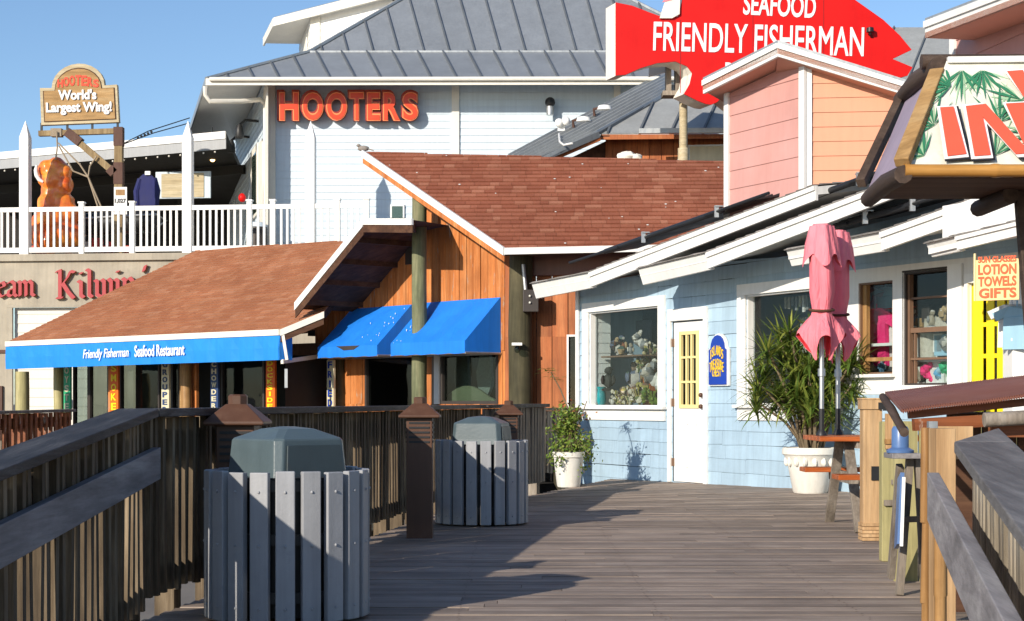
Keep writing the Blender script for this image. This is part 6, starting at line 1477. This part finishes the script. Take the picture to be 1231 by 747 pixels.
# distant roof at the right
fr = thing('far_roof', 'distant grey metal roof with a flat ridge between the red fish and the pink eave', 'roof', P(1120, 100, 47)); q = P3(P(1000, 33, 48.5), P(1260, 33, 48.5), P(1100, 112, 45)); pm, sm_ = seam_roof(q, [(990, 112), (1260, 112), (1260, 33), (1010, 33)], 42, -.4, None); pm.build('roof', M['roof_metal_dull'], fr); sm_.build('seams', M['seam'], fr)
m = MB(); m.prism([P(990, 112, 45.3), P(1260, 112, 45.3), P(1260, 480, 45.3), P(990, 480, 45.3)], V((0, 3, 0))); m.build('wall', M['cedar_plain'], fr)

# ================================================================== red fish sign
FD = 32.2
fs_ = thing('fish_sign', 'big red fish-shaped sign with white lettering on a pole above the roofs', 'sign', P(822, 195, 33))
fish = [(740, 3), (760, 7), (778, 14), (797, 21), (815, 20), (820, 0), (830, -30), (880, -62), (950, -66), (1000, -38), (1028, 0), (1045, 12), (1062, 24), (1082, 43), (1096, 60), (1073, 71), (1097, 81), (1091, 91), (1080, 94), (1040, 100), (980, 116), (930, 128), (885, 130), (868, 117), (862, 123), (855, 126), (848, 125), (838, 121), (822, 113), (829, 101), (832, 88), (826, 80), (812, 74), (790, 76), (770, 82), (752, 90), (740, 91)]
ex_ = V((-.16, .5, 0))
m = MB(); q = [P(x, y, FD) for x, y in fish]; n = len(q); qb = [p + V((0, .04, 0)) for p in q]; m.add(q + qb, [list(range(n)), list(range(n, 2 * n))[::-1]] + [[i, (i + 1) % n, n + (i + 1) % n, n + i] for i in range(n)]); m.build('face', M['red_paint'], fs_)
m = MB(); q2 = [p + V((0, .042, 0)) for p in q]; qb = [p + ex_ for p in q]; m.add(q2 + qb, [list(range(n, 2 * n))[::-1], list(range(n))] + [[i, (i + 1) % n, n + (i + 1) % n, n + i] for i in range(n)]); m.build('casing', M['cream'], fs_)
def fish_text(s, x0, yb, x1, yt, drop, nm='lettering', bold=.02, bev=0):
    o, e = P(x0, yb, FD), P(x1, yb + drop, FD); u_ = e - o; L = u_.length; u_.normalize()
    text_mb(s, L, (yb - yt) * FD / F, o, u_, V((-u_.z, 0, u_.x)), V((0, -1, 0)), depth=.012, bold=bold, bev=bev, lift=.002).build(nm, M['white_letter'], fs_)
fish_text('FRIENDLY FISHERMAN', 785, 61.5, 1038, 26, 7, bold=0, bev=.012); fish_text('SEAFOOD', 893, 18, 980, -9, 4.5); fish_text('RESTAURANT', 871, 100, 1000, 75, 5)
m = MB(); dprism(m, [(793, 22), (798, 6), (806, -14), (818, -14), (817, 17), (808, 22)], FD - .06, .05); m.build('fin', M['cream'], fs_)
m = MB(); dprism(m, [(796, 3), (808, -14), (816, -14), (816, -2)], FD - .07, .008); m.build('fin_patch', M['pink_cloth'], fs_)
m = MB(); m.frame(P(801, 76, 32.75), V((.10, 0, 0)), V((0, .3, 0)), -Z * .56); m.frame(P(812, 74, 32.78), V((.13, 0, 0)), V((0, .3, 0)), -Z * .6); m.frame(P(797, 109, 32.7), V((.45, 0, 0)), V((0, .4, 0)), -Z * .09); m.build('support_frame', M['grey_plank'], fs_)
m = MB(); dprism(m, [(780, 76), (802, 74), (802, 86), (780, 92)], 33.2, .1); m.build('back_box', M['white'], fs_)
m = MB(); p = P(821.5, 120, 33); m.tube([p, V((p.x, p.y, P(821.5, 178, 33).z)), V((p.x, p.y, P(821.5, 178.5, 33).z)), V((p.x, p.y, P(821.5, 215, 33).z))], [.082, .082, .11, .11], 14); m.build('pole', M['sign_frame'], fs_, smooth=True)
m = MB()
for x, y0_, y1_ in ((818, 24, 112), (905, -60, 110), (990, -40, 100)): m.beam(P(x, y0_, FD - .004), P(x, y1_, FD - .004), .012, .006, V((0, 1, 0)))
m.build('panel_joint', M['joint_red'], fs_)
m = MB(); p = P(1046, 40, FD - .1); m.lathe([(.03, 0), (.075, .02), (.07, .1), (.02, .12)], p, 10); m.tube([p, p + V((.05, .1, -.05))], .03, 6); m.build('spot_lamp', M['black_metal'], fs_, smooth=True)
